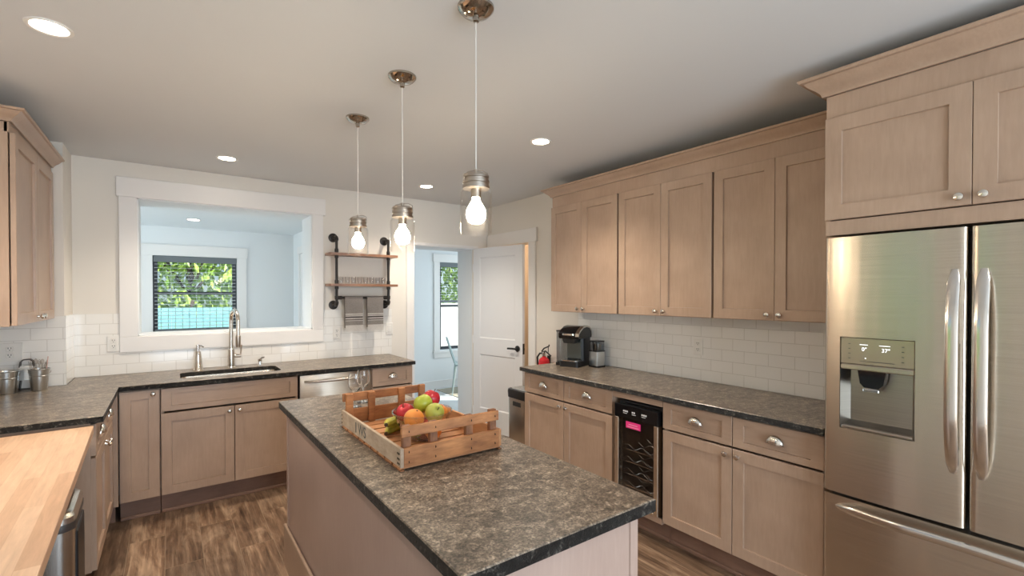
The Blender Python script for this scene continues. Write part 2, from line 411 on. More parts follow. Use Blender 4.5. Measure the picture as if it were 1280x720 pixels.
struct(wall_with_holes('x', XL-0.12, XL, -2.72, YB, -0.1, 2.62, [(1.02, 1.92, 0.92, 2.15)]).build('wall_left', 'paint'))
struct(wall_with_holes('y', -2.72, -2.6, XL, XR, -0.1, 2.62, [(-0.35, 2.35, -0.1, 2.15)]).build('wall_rear', 'paint'))
struct(MB().box(XL, XR, -2.6, YB, H, H+0.1).build('ceiling', 'ceiling'))
struct(MB().box(XL, XR, -2.6, YBB, -0.1, 0).build('floor', 'floor'))
# day rooms behind
struct(MB().box(-2.5, 4.7, YBB, YF+0.12, -0.1, 0).box(XR, 4.7, 3.0, YBB, -0.1, 0).build('floor.001', 'tile_floor'))
struct(MB().box(-2.5, 4.7, YBB, YF, 2.31, 2.62).box(XR+0.12, 4.7, 3.0, YB, 2.45, 2.62).build('ceiling.001', 'paint_cool'))
WIN = [(-0.145, 0.70, 1.06, 1.97), (-1.12, -0.273, 1.06, 1.97), (3.545, 4.35, 0.62, 2.04)]
struct(wall_with_holes('y', YF, YF+0.12, -2.5, 4.7, 0, 2.31, WIN).build('wall_far', 'paint_cool'))
struct(MB().box(1.36, 1.48, YBB, YF, 0, 2.31).build('wall_partition', 'paint_cool'))
struct(wall_with_holes('x', -2.5, -2.38, YBB, YF, 0, 2.31, [(5.15, 6.65, 0.8, 2.1)]).build('wall_dayroom_left', 'paint_cool'))
struct(wall_with_holes('x', 4.58, 4.7, YBB, YF, 0, 2.31, [(5.0, 5.55, 0.30, 1.75)]).build('wall_entry_right', 'paint_cool'))
struct(MB().box(3.9, 4.02, 3.1, YB, 0, 2.45).box(XR+0.12, 3.9, 3.0, 3.1, 0, 2.45).build('wall_hall', 'peach'))
lamp('hall_lamp', 'POINT', (3.5, 3.7, 2.2), (0, 0, 0), 9, (1.0, 0.72, 0.46), shadow_soft_size=0.1)

# pass-through lining and casing, doorway lining and casing
T = MB()
T.box(PT[0]-0.108, PT[0]+0.0, YB-0.02, YB, 1.193, 2.248, 0.002).box(PT[1], PT[1]+0.096, YB-0.02, YB, 1.193, 2.248, 0.002)
T.box(PT[0]-0.108, PT[1]+0.096, YB-0.02, YB, 1.078, 1.193, 0.002).box(PT[0]-0.122, PT[1]+0.116, YB-0.025, YB, 2.248, 2.395, 0.002)
struct(T.build('trim_1', 'trim'))
L_ = 0.008
struct(MB().box(PT[0]-0.0, PT[0]+L_, YB-0.001, YBB, 1.193, 2.248).box(PT[1]-L_, PT[1], YB-0.001, YBB, 1.193, 2.248)
       .box(PT[0], PT[1], YB-0.001, YBB, 2.24, 2.248).box(PT[0], PT[1], YB-0.001, YBB, 1.193, 1.203).build('trim_2', 'paint_cool'))
struct(MB().box(1.99, 2.072, YB-0.018, YB, 0, 2.035, 0.002).box(1.99, 2.86, YB-0.018, YB, 2.035, 2.062, 0.002).box(2.812, 2.86, YB-0.018, YB, 0, 2.035, 0.002).build('trim_3', 'trim'))
struct(MB().box(2.072, 2.082, YB-0.001, YBB, 0, 2.035).box(2.80, 2.808, YB+0.03, YBB, 0, 2.035).box(2.072, 2.808, YB-0.001, YBB, 2.025, 2.035).build('trim_4', 'paint_cool'))
struct(MB().box(XR-0.018, XR, 3.694, 3.806, 0, 2.05, 0.002).box(XR-0.023, XR, 3.672, YB-0.02, 2.05, 2.19, 0.002).box(XR-0.012, XR+0.12, 3.796, 3.808, 0, 2.05).box(XR, XR+0.12, 4.49, 4.50, 0, 2.05).build('trim_5', 'trim'))
# tiles
struct(MB().box(-0.556, PT[0]-0.11, YB-0.009, YB, 0.915, 1.372).box(PT[0]-0.11, PT[1]+0.098, YB-0.009, YB, 0.915, 1.078).box(PT[1]+0.098, 1.83, YB-0.009, YB, 0.915, 1.372).build('wall_back_tiles', 'tile_x'))
struct(MB().box(XL, -0.556, 4.248, 4.257, 0.915, 1.372).build('wall_corner_tiles', 'tile_x'))
struct(MB().box(-0.556, -0.548, 4.248, YB-0.009, 0.915, 1.372).build('trim_6', 'tile_y'))
struct(MB().box(XR-0.009, XR, 0.87, 3.085, 0.915, 1.372).build('wall_right_tiles', 'tile_y'))
# baseboards
struct(MB().box(1.48, 4.58, YF-0.016, YF, 0, 0.13, 0.003).build('baseboard_far', 'trim'))
struct(MB().box(XR-0.014, XR, 3.14, 3.69, 0, 0.13, 0.003).build('baseboard_right', 'trim'))

# windows of the day rooms
def window(n, x0, x1, z0, z1, meet, right=True):
    r = bpy.data.objects.new('window_%d' % n, None); COL.objects.link(r); struct(r)
    y = YF + 0.03; t = 0.045
    f = MB().box(x0, x0+t, y, y+0.07, z0, z1, 0.003).box(x1-t, x1, y, y+0.07, z0, z1, 0.003).box(x0+t, x1-t, y, y+0.07, z1-t, z1, 0.003).box(x0+t, x1-t, y, y+0.07, z0, z0+t, 0.003).box(x0+t, x1-t, y, y+0.06, meet-0.018, meet+0.018, 0.003)
    f.build('window_frame', 'winframe', r)
    MB().box(x0+t, x1-t, y+0.05, y+0.056, z0+t, meet-0.018).box(x0+t, x1-t, y+0.03, y+0.036, meet+0.018, z1-t).build('window_pane', 'pane', r)
    c = MB().box(x0-0.105, x0, YF-0.018, YF, z0-0.02, z1, 0.002)
    xr = x1 + (0.105 if right else 0.0); xh = x1 + (0.12 if right else 0.008)
    if right: c.box(x1, xr, YF-0.018, YF, z0-0.02, z1, 0.002)
    c.box(x0-0.12, xh, YF-0.022, YF, z1, z1+0.13, 0.002).box(x0-0.12, xh, YF-0.035, YF, z0-0.05, z0-0.02, 0.002).box(x0-0.105, xr, YF-0.018, YF, z0-0.13, z0-0.05, 0.002)
    c.build('window_casing', 'trim', r)
    return r
window(1, *WIN[0], 1.53); window(2, *WIN[1], 1.53, False); window(3, *WIN[2], 1.33)
def blind(x0, x1, z1, zb, label, group=None):
    r = thing('window_blind', label, 'blind', ((x0+x1)/2, YF+0.012, z1), 0, group); w = (x1-x0)/2 - 0.006
    MB().box(-w, w, -0.02, 0.012, -0.075, 0, 0.003).build('valance', 'valance', r)
    s = MB(); z = -0.10
    while z > zb - z1 + 0.03:
        s.box(-w+0.01, w-0.01, -0.019, 0.019, -0.0012, 0.0012, mtx=Matrix.Translation((0, 0, z)) @ Matrix.Rotation(math.radians(4), 4, 'X')); z -= 0.043
    s.build('slats', 'slat', r)
    c = MB()
    for k in (-0.6, 0.0, 0.6): c.tube([(k*w, -0.018, -0.07), (k*w, -0.018, zb-z1+0.01)], 0.0012, 5)
    c.build('ladder_cord', 'slat', r)
    MB().box(-w+0.01, w-0.01, -0.022, 0.014, zb-z1-0.012, zb-z1+0.022, 0.003).build('bottom_rail', 'valance', r)
blind(WIN[0][0], WIN[0][1], WIN[0][3], 1.085, 'lowered slatted blind in the whole window seen through the pass-through')
blind(WIN[1][0], WIN[1][1], WIN[1][3], 1.085, 'slatted blind in the far-left window, mostly hidden by the pass-through edge')
blind(WIN[2][0], WIN[2][1], WIN[2][3], 1.40, 'half-raised slatted blind in the tall window beyond the open doorway')
# panelled door in the partition of the day room
d3 = struct(MB().box(1.345, 1.36, 5.52, 5.60, 0, 2.03, 0.002).box(1.345, 1.36, 6.42, 6.50, 0, 2.03, 0.002).box(1.34, 1.36, 5.50, 6.52, 2.03, 2.12, 0.002)
      .box(1.352, 1.36, 5.60, 6.42, 0.01, 2.03).build('door_3', 'trim'))

# the open white door of the doorway, and its hardware
D = bpy.data.objects.new('door_1', None); COL.objects.link(D); struct(D)
hx, hy = 2.806, 4.565; fx_, fy_ = 2.952, 3.845
D.location = (hx, hy, 0.012); D.rotation_euler = (0, 0, math.atan2(fy_-hy, fx_-hx))
dl = math.hypot(fx_-hx, fy_-hy)
def panel_slab(w, h, t, panels, rec=0.008):
    """door leaf in local xz, thickness along y (front at y=0 facing -y... both faces panelled)"""
    mb = MB(); xs = sorted({0, w, *[p[0] for p in panels], *[p[1] for p in panels]}); zs = sorted({0, h, *[p[2] for p in panels], *[p[3] for p in panels]})
    for xa, xb in zip(xs, xs[1:]):
        for za, zb in zip(zs, zs[1:]):
            inside = any(p[0] <= xa + 1e-6 and p[1] >= xb - 1e-6 and p[2] <= za + 1e-6 and p[3] >= zb - 1e-6 for p in panels)
            mb.box(xa, xb, -t/2 + (rec if inside else 0), t/2 - (rec if inside else 0), za, zb)
    for p in panels:   # sloped moulding round every panel
        m = 0.012
        for sgn in (-1, 1):
            yo, yi = sgn*t/2, sgn*(t/2-rec)
            o_ = [(p[0], p[2]), (p[1], p[2]), (p[1], p[3]), (p[0], p[3])]; i_ = [(p[0]+m, p[2]+m), (p[1]-m, p[2]+m), (p[1]-m, p[3]-m), (p[0]+m, p[3]-m)]
            for k in range(4):
                a, b2 = o_[k], o_[(k+1) % 4]; c_, d_ = i_[(k+1) % 4], i_[k]
                mb.quads([[(a[0], yo, a[1]), (b2[0], yo, b2[1]), (c_[0], yi, c_[1]), (d_[0], yi, d_[1])]])
    return mb
panel_slab(dl, 2.018, 0.036, [(0.10, dl-0.10, 0.24, 0.84), (0.10, dl-0.10, 1.02, 1.915)]).build('door_leaf', 'door', D)
hd = MB()
for sg in (-1, 1):
    hd.lathe([(0.032, sg*0.018), (0.032, sg*0.026), (0.026, sg*0.03), (0.011, sg*0.032), (0.011, sg*0.06)], (dl-0.065, 0, 0.94), 20, axis='y')
    hd.sweep([(dl-0.06, sg*0.06, 0.94), (dl-0.10, sg*0.062, 0.942), (dl-0.15, sg*0.06, 0.94), (dl-0.175, sg*0.056, 0.938)], (0, 0, 1), [(0.01*math.cos(a), 0.007*math.sin(a)) for a in [2*PI*i/10 for i in range(10)]])
hd.box(dl-0.001, dl+0.002, -0.014, 0.014, 0.885, 0.995, 0.001).box(dl, dl+0.012, -0.006, 0.006, 0.93, 0.95, 0.002)
hd.build('door_handle', 'black', D)
hg = MB()
for z in (0.2, 1.0, 1.8): hg.tube([(-0.004, -0.02, z-0.045), (-0.004, -0.02, z+0.045)], 0.006, 8)
hg.build('hinge', 'door', D)
d2 = struct(MB().box(3.80, 3.90, 3.72, 3.80, 0, 2.04, 0.002).box(3.86, 3.90, 3.80, 4.50, 0, 2.04).box(3.855, 3.862, 3.86, 4.42, 1.15, 1.9).build('door_2', 'peach'))

# ------------------------------------------------------------------ outdoors
struct(MB().box(-30, 30, 7.3, 45, -0.42, -0.40).build('ground_lawn', 'lawn'))
struct(MB().box(-30, 30, 9.2, 14.5, -0.40, -0.385).build('ground_driveway', 'drive'))
hq = []
for i in range(1500):
    p = Vector((-5.0 + random.uniform(-0.5, 0.5), random.uniform(-2, 6), random.uniform(-0.4, 1.75))); e = Euler((random.uniform(0, 6), random.uniform(0, 6), random.uniform(0, 6))).to_matrix(); q = random.uniform(0.12, 0.22)
    hq.append([p + e @ Vector(c) for c in ((-q, 0, 0), (0, -q*0.5, 0.02), (q, 0, 0), (0, q*0.5, 0.02))])
struct(MB().quads(hq).build('unseen_hedge', 'leaf', smooth=False, weld=False))  # out-of-view hedge, added for green reflections in the refrigerator
fn = MB(); x = -9.0
while x < 4.6: fn.box(x, x+0.14, 15.0, 15.03, -0.40, 1.18, 0.004); x += 0.15
fn.box(-9, 4.6, 15.03, 15.08, 0.0, 0.1).box(-9, 4.6, 15.03, 15.08, 0.8, 0.9)
tag(fn.build('board_fence', 'fence', smooth=False), 'blue-green board fence across the yard beyond the far windows', 'fence')
wf = MB(); x = 5.0
while x < 14: wf.box(x, x+0.2, 13.0, 13.04, -0.40, 1.25, 0.005); x += 0.205
tag(wf.build('white_fence', 'trim', smooth=False), 'white board fence outside the tall window beyond the doorway', 'fence')
def tree(x, y, h, r, n, label, group=None):
    t = thing('leafy_tree', label, 'tree', (x, y, -0.4), 0, group)
    tr = MB(); tr.tube([(0, 0, 0), (0.05, 0, h*0.35), (-0.04, 0.05, h*0.75)], [0.14, 0.11, 0.04], 8)
    for a in range(5):
        an = a*1.3; tr.tube([(0.03, 0, h*0.3), (r*0.4*math.cos(an), r*0.4*math.sin(an), h*0.5), (r*0.7*math.cos(an), r*0.7*math.sin(an), h*0.68)], [0.05, 0.035, 0.012], 6)
    tr.build('trunk', 'bark', t)
    q = []
    for i in range(n):
        while True:
            p = Vector((random.uniform(-1, 1), random.uniform(-1, 1), random.uniform(-1, 1)))
            if 0.25 < p.length < 1: break
        p = Vector((p.x*r, p.y*r, h*0.56 + p.z*h*0.46)); e = Euler((random.uniform(0, 6), random.uniform(0, 6), random.uniform(0, 6))).to_matrix(); s = random.uniform(0.10, 0.20)
        q.append([p + e @ Vector(c) for c in ((-s, 0, 0), (0, -s*0.45, 0.02), (s, 0, 0), (0, s*0.45, 0.02))])
    MB().quads(q).build('foliage', 'leaf', t, smooth=False, weld=False)
tree(-3.6, 18.5, 5.5, 1.9, 1500, 'leafy tree beyond the left side of the far window')
tree(0.5, 17.6, 6.0, 2.0, 2200, 'leafy tree seen through the middle of the pass-through window')
tree(4.7, 19.0, 5.5, 2.0, 1500, 'leafy tree behind the right edge of the far window')
tree(10.2, 17.4, 6.5, 2.2, 1900, 'leafy tree seen through the tall window beyond the doorway')

# ------------------------------------------------------------------ cabinetry helpers
def shaker(x0, x1, z0, z1, st=0.057, rl=None, t=0.02, rec=0.011, b=0.0015):
    """five-piece front: back at y=0, face at y=-t"""
    rl = st if rl is None else rl
    def R(i, j, y): return [(x0+i, y, z0+j), (x1-i, y, z0+j), (x1-i, y, z1-j), (x0+i, y, z1-j)]
    mb = MB()
    mb.rings([R(0, 0, 0), R(0, 0, -t+b), R(b, b, -t), R(st, rl, -t), R(st+0.0015, rl+0.0015, -t+rec)], 0, True)
    return mb
def knob(x, z, parent, t=0.02):
    MB().lathe([(0.0075, -t), (0.0055, -t-0.006), (0.005, -t-0.012), (0.011, -t-0.016), (0.0155, -t-0.021), (0.0135, -t-0.027), (0.006, -t-0.030), (0, -t-0.0305)], (x, 0, z), 16, axis='y').build('knob', 'nickel', parent)
def cup(x, z, parent, t=0.02, a=0.044, h=0.046, d=0.024):
    bm = bmesh.new(); nu, nv = 28, 8; g = []
    for i in range(nu+1):
        u = PI*i/nu; row = []
        for j in range(nv+1):
            v = PI/2*j/nv
            rib = 1 + 0.05*abs(math.sin(4*u))*math.sin(v)
            row.append(bm.verts.new((x + a*math.cos(u)*(0.80+0.20*math.cos(v)), -t - d*math.sin(v)*(0.35+0.65*math.sin(u))*rib, z - 0.016 + h*math.sin(u)*math.cos(v)*rib + (0.004*math.sin(v)))))
        g.append(row)
    for i in range(nu):
        for j in range(nv): bm.faces.new((g[i][j], g[i+1][j], g[i+1][j+1], g[i][j+1]))
    bmesh.ops.solidify(bm, geom=list(bm.faces), thickness=0.002)
    m = MB(); m._add(bm); m.box(x-a, x+a, -t-0.002, -t, z-0.017, z-0.012)
    return m.build('cup_pull', 'nickel', parent)
BZ = 0.14; CT = 0.883
def carcass(w, depth, z0, z1, top=True, th=0.017):
    m = MB().box(0, th, 0, depth, z0, z1, 0.001).box(w-th, w, 0, depth, z0, z1, 0.001).box(th, w-th, 0, depth, z0, z0+th).box(th, w-th, depth-th, depth, z0+th, z1)
    if top: m.box(th, w-th, 0, depth, z1-th, z1)
    return m
def base_cabinet(label, loc, rz, w, depth, fronts, top=True, toe=True, group=None, inset_end=0):
    """fronts: ('door',x0,x1,z0,z1,knobx) / ('drawer',x0,x1,z0,z1,cup?)"""
    r = thing('base_cabinet', label, 'cabinet', loc, rz, group)
    carcass(w, depth, BZ, CT, top).build('body', 'cab', r)
    if toe:
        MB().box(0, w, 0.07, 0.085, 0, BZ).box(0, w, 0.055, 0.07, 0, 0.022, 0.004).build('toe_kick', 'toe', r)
    for f in fronts:
        if f[0] == 'door':
            d = shaker(*f[1:5]).build('door', 'cab', r)
            knob(f[5], f[6], d)
        else:
            d = shaker(*f[1:5], st=0.055, rl=0.034).build('drawer', 'cab_h', r)
            if f[5]: cup((f[1]+f[2])/2, (f[3]+f[4])/2 + 0.002, d)
    return r
G = 0.0022
def pair(w, zt=0.716, drawers=True, knobs=True):
    h = w/2; out = []
    for a, b, kx in ((0.003, h-G, h-0.033), (h+G, w-0.003, h+0.033)):
        out.append(('door', a, b, 0.147, zt-0.012, kx, zt-0.012-0.033))
    return out
# right run (faces -x): carcass front x=2.40, local x runs towards the camera
RX = 2.40; RD = XR - RX - 0.012; RR = -PI/2
wA = 0.958; hA = wA/2
base_cabinet('base cabinet under the coffee maker, two drawers over two doors', (RX, 3.088, 0), RR, wA, RD,
    pair(wA) + [('drawer', 0.003, hA-G, 0.716, 0.872, 1), ('drawer', hA+G, wA-0.003, 0.716, 0.872, 1)])
wB = 0.862; hB = wB/2
base_cabinet('base cabinet between wine cooler and refrigerator, two drawers over two doors', (RX, 1.738, 0), RR, wB, RD,
    pair(wB) + [('drawer', 0.003, hB-G, 0.716, 0.872, 1), ('drawer', hB+G, wB-0.003, 0.716, 0.872, 1)])
# surround of the wine cooler
sr = thing('cooler_surround', 'wooden rails and kickboard framing the black wine cooler', 'cabinet', (RX, 2.128, 0), RR)
MB().box(0.0, 0.388, -0.018, 0.0, 0.838, 0.882, 0.001).build('top_rail', 'cab_h', sr)
MB().box(0.0, 0.388, -0.018, 0.0, 0.130, 0.162, 0.001).box(0, 0.388, 0.0, 0.5, 0.130, 0.148).build('bottom_rail', 'cab_h', sr)
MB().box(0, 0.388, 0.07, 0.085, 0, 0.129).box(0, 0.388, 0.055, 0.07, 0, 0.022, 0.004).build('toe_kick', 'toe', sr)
# back run (faces -y)
BY = 3.996; BD = YB - BY - 0.012
base_cabinet('narrow single-door base cabinet in the corner left of the sink', (-0.267, BY, 0), 0, 0.216, BD, [('door', 0.004, 0.212, 0.147, 0.872, 0.140+0.04, 0.845)])
wS = 0.866
base_cabinet('sink base cabinet with long false drawer front over two doors', (-0.047, BY, 0), 0, wS, BD,
    [('drawer', 0.004, wS-0.003, 0.716, 0.872, 0), ('door', 0.004, 0.434-G, 0.147, 0.702, 0.402, 0.668), ('door', 0.434+G, wS-0.003, 0.147, 0.702, 0.466, 0.668)], top=False)
wE = 0.375
base_cabinet('narrow end base cabinet right of the dishwasher, one drawer over one door', (1.411, BY, 0), 0, wE, BD,
    [('drawer', 0.003, wE-0.003, 0.716, 0.872, 1), ('door', 0.003, wE-0.003, 0.147, 0.704, 0.05, 0.67)])
# left run (faces +x), local x runs away from the camera
LX = -0.313; wL = 0.86; hL = wL/2
base_cabinet('base cabinet beside the maple table, two drawers over two doors', (LX, 3.085, 0), PI/2, wL, 0.60,
    pair(wL) + [('drawer', 0.003, hL-G, 0.716, 0.872, 1), ('drawer', hL+G, wL-0.003, 0.716, 0.872, 1)])
fp = thing('corner_filler', 'plain wooden filler strip in the inner corner left of the sink run', 'filler panel', (LX, 3.948, 0))
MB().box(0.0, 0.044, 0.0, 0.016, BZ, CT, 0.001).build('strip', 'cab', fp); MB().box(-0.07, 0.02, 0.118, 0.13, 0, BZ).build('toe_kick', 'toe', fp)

# wall cabinets
UZ, UT, UB = 1.368, 2.345, 2.256
def wall_cabinet(label, loc, rz, w, depth, z0, z1, ztop, doors, st=0.057, bottom=0.003, ext=0.0):
    r = thing('wall_cabinet', label, 'cabinet', loc, rz)
    m = carcass(w, depth, z0, ztop, True); m.box(0, w + ext, -0.004, 0.012, z1, ztop)
    if bottom > 0.01: m.box(0, w, -0.004, 0.012, z0, z0+bottom-0.004)
    m.build('body', 'cab', r)
    for a, b, kx in doors:
        d = shaker(a, b, z0+bottom, z1-0.002, st).build('door', 'cab', r); knob(kx, z0+bottom+0.03, d)
    return r
def two(w, kz=0): h = w/2; return [(0.0, h-G/2, h-0.032), (h+G/2, w, h+0.032)]
UX = 2.681; UD = XR - UX - 0.003
for ya, yb, lab in ((3.078, 2.343, 'two-door wall cabinet above the coffee maker, nearest the open door'), (2.328, 1.598, 'two-door wall cabinet above the wine cooler, middle of the row'), (1.583, 0.875, 'two-door wall cabinet right of the row, next to the refrigerator cabinet')):
    wall_cabinet(lab, (UX, ya, 0), RR, ya-yb, UD, UZ, UB, UT, two(ya-yb), ext=0.0148 if yb > 1 else 0)
FX = 2.34
wall_cabinet('deep two-door cabinet above the stainless refrigerator', (FX, 0.862, 0), RR, 0.935, XR-FX-0.003, 1.768, 2.275, 2.372, two(0.935), 0.062, 0.066)
fe = thing('side_panel', 'tall wooden side panel between counter end and refrigerator', 'panel', (2.42, 0.866, 0))
MB().box(0, 0.57, 0, 0.010, 0.0, 1.768).build('panel_sheet', 'cab', fe)
lc = wall_cabinet('two-door wall cabinet in the left corner above the metal buckets', (-0.614, 3.235, 0), PI/2, 1.015, 0.332, 1.358, 2.288, 2.335, [(0.008, 0.468, 0.436), (0.472, 0.925, 0.504)])
MB().box(0.93, 1.015, -0.012, 0.0, 1.358, 2.288, 0.001).build('filler_strip', 'cab', lc)
for o in lc.children:
    if o.name.startswith('door'): o.location.y = -0.005

CROWN = [(0.0, 0.0), (-0.012, 0.0), (-0.016, 0.012), (-0.022, 0.018), (-0.030, 0.026), (-0.042, 0.034), (-0.054, 0.046), (-0.062, 0.056), (-0.074, 0.058), (-0.078, 0.064), (-0.078, 0.070), (0.0, 0.070)]
def crown(label, path, z, parent_name='crown_moulding', k=1.0):
    """path: list of ((x,y), (outx,outy)) – mitred run; profile goes out along the given vector"""
    rings = [[(x + ox*(-p)*k, y + oy*(-p)*k, z + q*k) for p, q in CROWN] for (x, y), (ox, oy) in path]
    o = MB().rings(rings, 0, True).build(parent_name, 'cab_h'); return tag(o, label, 'moulding')
crown('long crown moulding along the top of the right wall cabinets', [((2.997, 3.078), (0, 1)), ((UX-0.005, 3.078), (-1, 1)), ((UX-0.005, 0.952), (-1, 0))], UT, k=0.95)
crown('crown moulding on top of the cabinet over the refrigerator', [((2.997, 0.862), (0, 1)), ((FX-0.005, 0.862), (-1, 1)), ((FX-0.005, -0.073), (-1, -1)), ((2.997, -0.073), (0, -1))], 2.374, k=1.1)
crown('crown moulding on top of the left corner wall cabinet', [((XL+0.003, 3.235), (0, -1)), ((-0.609, 3.235), (1, -1)), ((-0.609, 4.25), (1, 0))], 2.337, k=0.82)

# ------------------------------------------------------------------ worktops
def slab(name, label, outline, z0=CT, z1=0.915, hole=None):
    """stone slab with softly broken edge; hole = outline of a cut-out"""
    t = bmesh.new()
    def loop(pts, z): return [t.verts.new((x, y, z)) for x, y in pts]
    def fill(loops):
        es = []
        for l in loops:
            for i in range(len(l)): es.append(t.edges.get((l[i], l[(i+1) % len(l)])) or t.edges.new((l[i], l[(i+1) % len(l)])))
        return [g for g in bmesh.ops.triangle_fill(t, edges=es, use_beauty=True)['geom'] if isinstance(g, bmesh.types.BMFace)]
    b = 0.003
    def inset(pts, d):
        n = len(pts); out = []
        for i in range(n):
            p0, p1, p2 = Vector(pts[i-1]), Vector(pts[i]), Vector(pts[(i+1) % n])
            e1 = (p1-p0).normalized(); e2 = (p2-p1).normalized(); n1 = Vector((-e1.y, e1.x)); n2 = Vector((-e2.y, e2.x))
            k = (n1+n2); k = k/ max(1e-6, k.dot(n1)); out.append(tuple(p1 + k*d))
        return out
    top_in = loop(inset(outline, b), z1); mid = loop(outline, z1-b); low = loop(outline, z0)
    loops = [(top_in, mid, low)]
    if hole: loops.append((loop(hole, z1), loop(hole, z1-b), loop(hole, z0)))
    for a, m_, l in loops:
        n = len(a)
        for r0, r1, mi in ((a, m_, 0), (m_, l, 1)):
            for i in range(n):
                f = t.faces.new((r0[i], r0[(i+1) % n], r1[(i+1) % n], r1[i])); f.material_index = mi
    for f in fill([l[0] for l in loops]): f.material_index = 0
    for f in fill([l[2] for l in loops]): f.material_index = 1
    bmesh.ops.recalc_face_normals(t, faces=t.faces)
    mb = MB(); mb.bm.free(); mb.bm = t
    o = mb.build(name, ['gr_top', 'gr_edge'], smooth=False); return tag(o, label, 'countertop')
SK = rrect(0.066, 0.724, 4.075, 4.395, 0.05, 6)
slab('countertop', 'L-shaped dark granite countertop around the sink', [(XL+0.003, 3.061), (-0.263, 3.061), (-0.263, 3.946), (1.80, 3.946), (1.80, 4.58), (-0.546, 4.58), (-0.546, 4.246), (XL+0.003, 4.246)], hole=SK)
slab('countertop', 'long dark granite countertop along the right wall under the wall cabinets', [(2.35, 0.872), (2.99, 0.872), (2.99, 3.115), (2.35, 3.115)])
slab('countertop', 'dark granite countertop of the island carrying the fruit crate', [(0.495, 0.858), (1.145, 0.858), (1.145, 2.891), (0.495, 2.891)], z0=0.879)

# island
il = thing('kitchen_island', 'freestanding wooden island base with plain panels under the granite slab', 'island', (0.53, 0.90, 0))
iw, idp = 0.588, 1.97
MB().box(0.004, iw-0.004, 0.004, idp-0.004, 0.06, 0.8785, 0.001).build('body', 'isl', il)
for x, y in ((0, 0), (iw-0.034, 0), (0, idp-0.034), (iw-0.034, idp-0.034)):
    MB().box(x, x+0.034, y, y+0.034, 0.0, 0.8785, 0.0015).build('corner_post', 'isl', il)
MB().box(-0.014, -0.0005, -0.014, idp+0.014, 0, 0.225, 0.003).box(-0.0005, iw+0.014, -0.014, -0.0005, 0, 0.225, 0.003).box(iw+0.0005, iw+0.014, -0.0005, idp+0.014, 0, 0.225, 0.003).box(-0.0005, iw+0.0005, idp+0.0005, idp+0.014, 0, 0.225, 0.003).build('base_moulding', 'cab_h', il)

# ------------------------------------------------------------------ sink and taps
sk = thing('kitchen_sink', 'undermount stainless sink basin below the pass-through', 'sink', (0.395, 4.235, 0.69))
def shift(pts, dx, dy, s=1.0): return [((x+dx)*s, (y+dy)*s) for x, y in pts]
so = shift(SK, -0.395, -4.235)
def at_z(pts, z, k=1.0): return [(x*k, y*k, z) for x, y in pts]
MB().rings([at_z(so, 0.192, 1.06), at_z(so, 0.192, 1.01), at_z(so, 0.18, 1.0), at_z(so, 0.03, 0.97), at_z(so, 0.004, 0.92), at_z(so, 0.0, 0.12), at_z(so, -0.004, 0.10)], cap=False).rings([at_z(so, 0.0, 0.12), at_z(so, -0.006, 0.01)], cap=True).build('basin', 'steel', sk)
MB().lathe([(0.0, 0.004), (0.03, 0.004), (0.042, 0.001), (0.042, -0.003)], (0, 0, 0.0), 20).build('drain', 'chrome', sk)
fa = thing('kitchen_faucet', 'tall gooseneck pull-down faucet behind the sink', 'faucet', (0.412, 4.455, 0.915))
MB().lathe([(0.033, 0), (0.033, 0.006), (0.027, 0.012), (0.025, 0.15), (0.021, 0.155), (0.0165, 0.16), (0.0165, 0.30)], seg=20).build('column', 'nickel', fa)
arc = [(0, 0, 0.29)] + [(0.016*(1-math.cos(a)), -0.085*(1-math.cos(a)), 0.385+0.088*math.sin(a)) for a in [PI*i/14 for i in range(15)]]
arc += [(0.032, -0.17, 0.30), (0.032, -0.17, 0.27)]
MB().tube(arc, 0.0145, 14).build('spout', 'nickel', fa)
MB().lathe([(0.0145, 0.275), (0.019, 0.268), (0.019, 0.20), (0.016, 0.185), (0.013, 0.182)], (0.032, -0.17, 0), 16).build('spray_head', 'pewter', fa)
MB().tube([(0.02, 0, 0.095), (0.07, -0.005, 0.095)], 0.014, 12).tube([(0.064, -0.005, 0.10), (0.070, -0.006, 0.14), (0.073, -0.008, 0.185)], 0.0055, 8).build('side_lever', 'pewter', fa)
sp = thing('soap_dispenser', 'conical steel soap dispenser left of the faucet', 'soap dispenser', (0.187, 4.465, 0.915))
MB().lathe([(0.036, 0), (0.036, 0.005), (0.033, 0.01), (0.024, 0.10), (0.019, 0.145), (0.017, 0.15)], seg=18).build('body', 'nickel', sp)
MB().lathe([(0.010, 0.148), (0.010, 0.17), (0.014, 0.172), (0.014, 0.20), (0.0, 0.204)], seg=14).tube([(0, 0, 0.192), (0.02, -0.02, 0.194), (0.034, -0.034, 0.184)], 0.005, 8).build('pump', 'chrome', sp)
ag = thing('sink_sprayer', 'small steel side fitting right of the faucet', 'tap fitting', (0.62, 4.455, 0.915))
MB().lathe([(0.022, 0), (0.022, 0.005), (0.014, 0.01), (0.012, 0.035), (0.015, 0.04), (0.015, 0.055), (0.0, 0.06)], seg=14).build('stem', 'chrome', ag)
MB().tube([(0, 0, 0.05), (0.012, -0.016, 0.068), (0.03, -0.03, 0.072)], [0.010, 0.008, 0.005], 8).build('spout', 'chrome', ag)

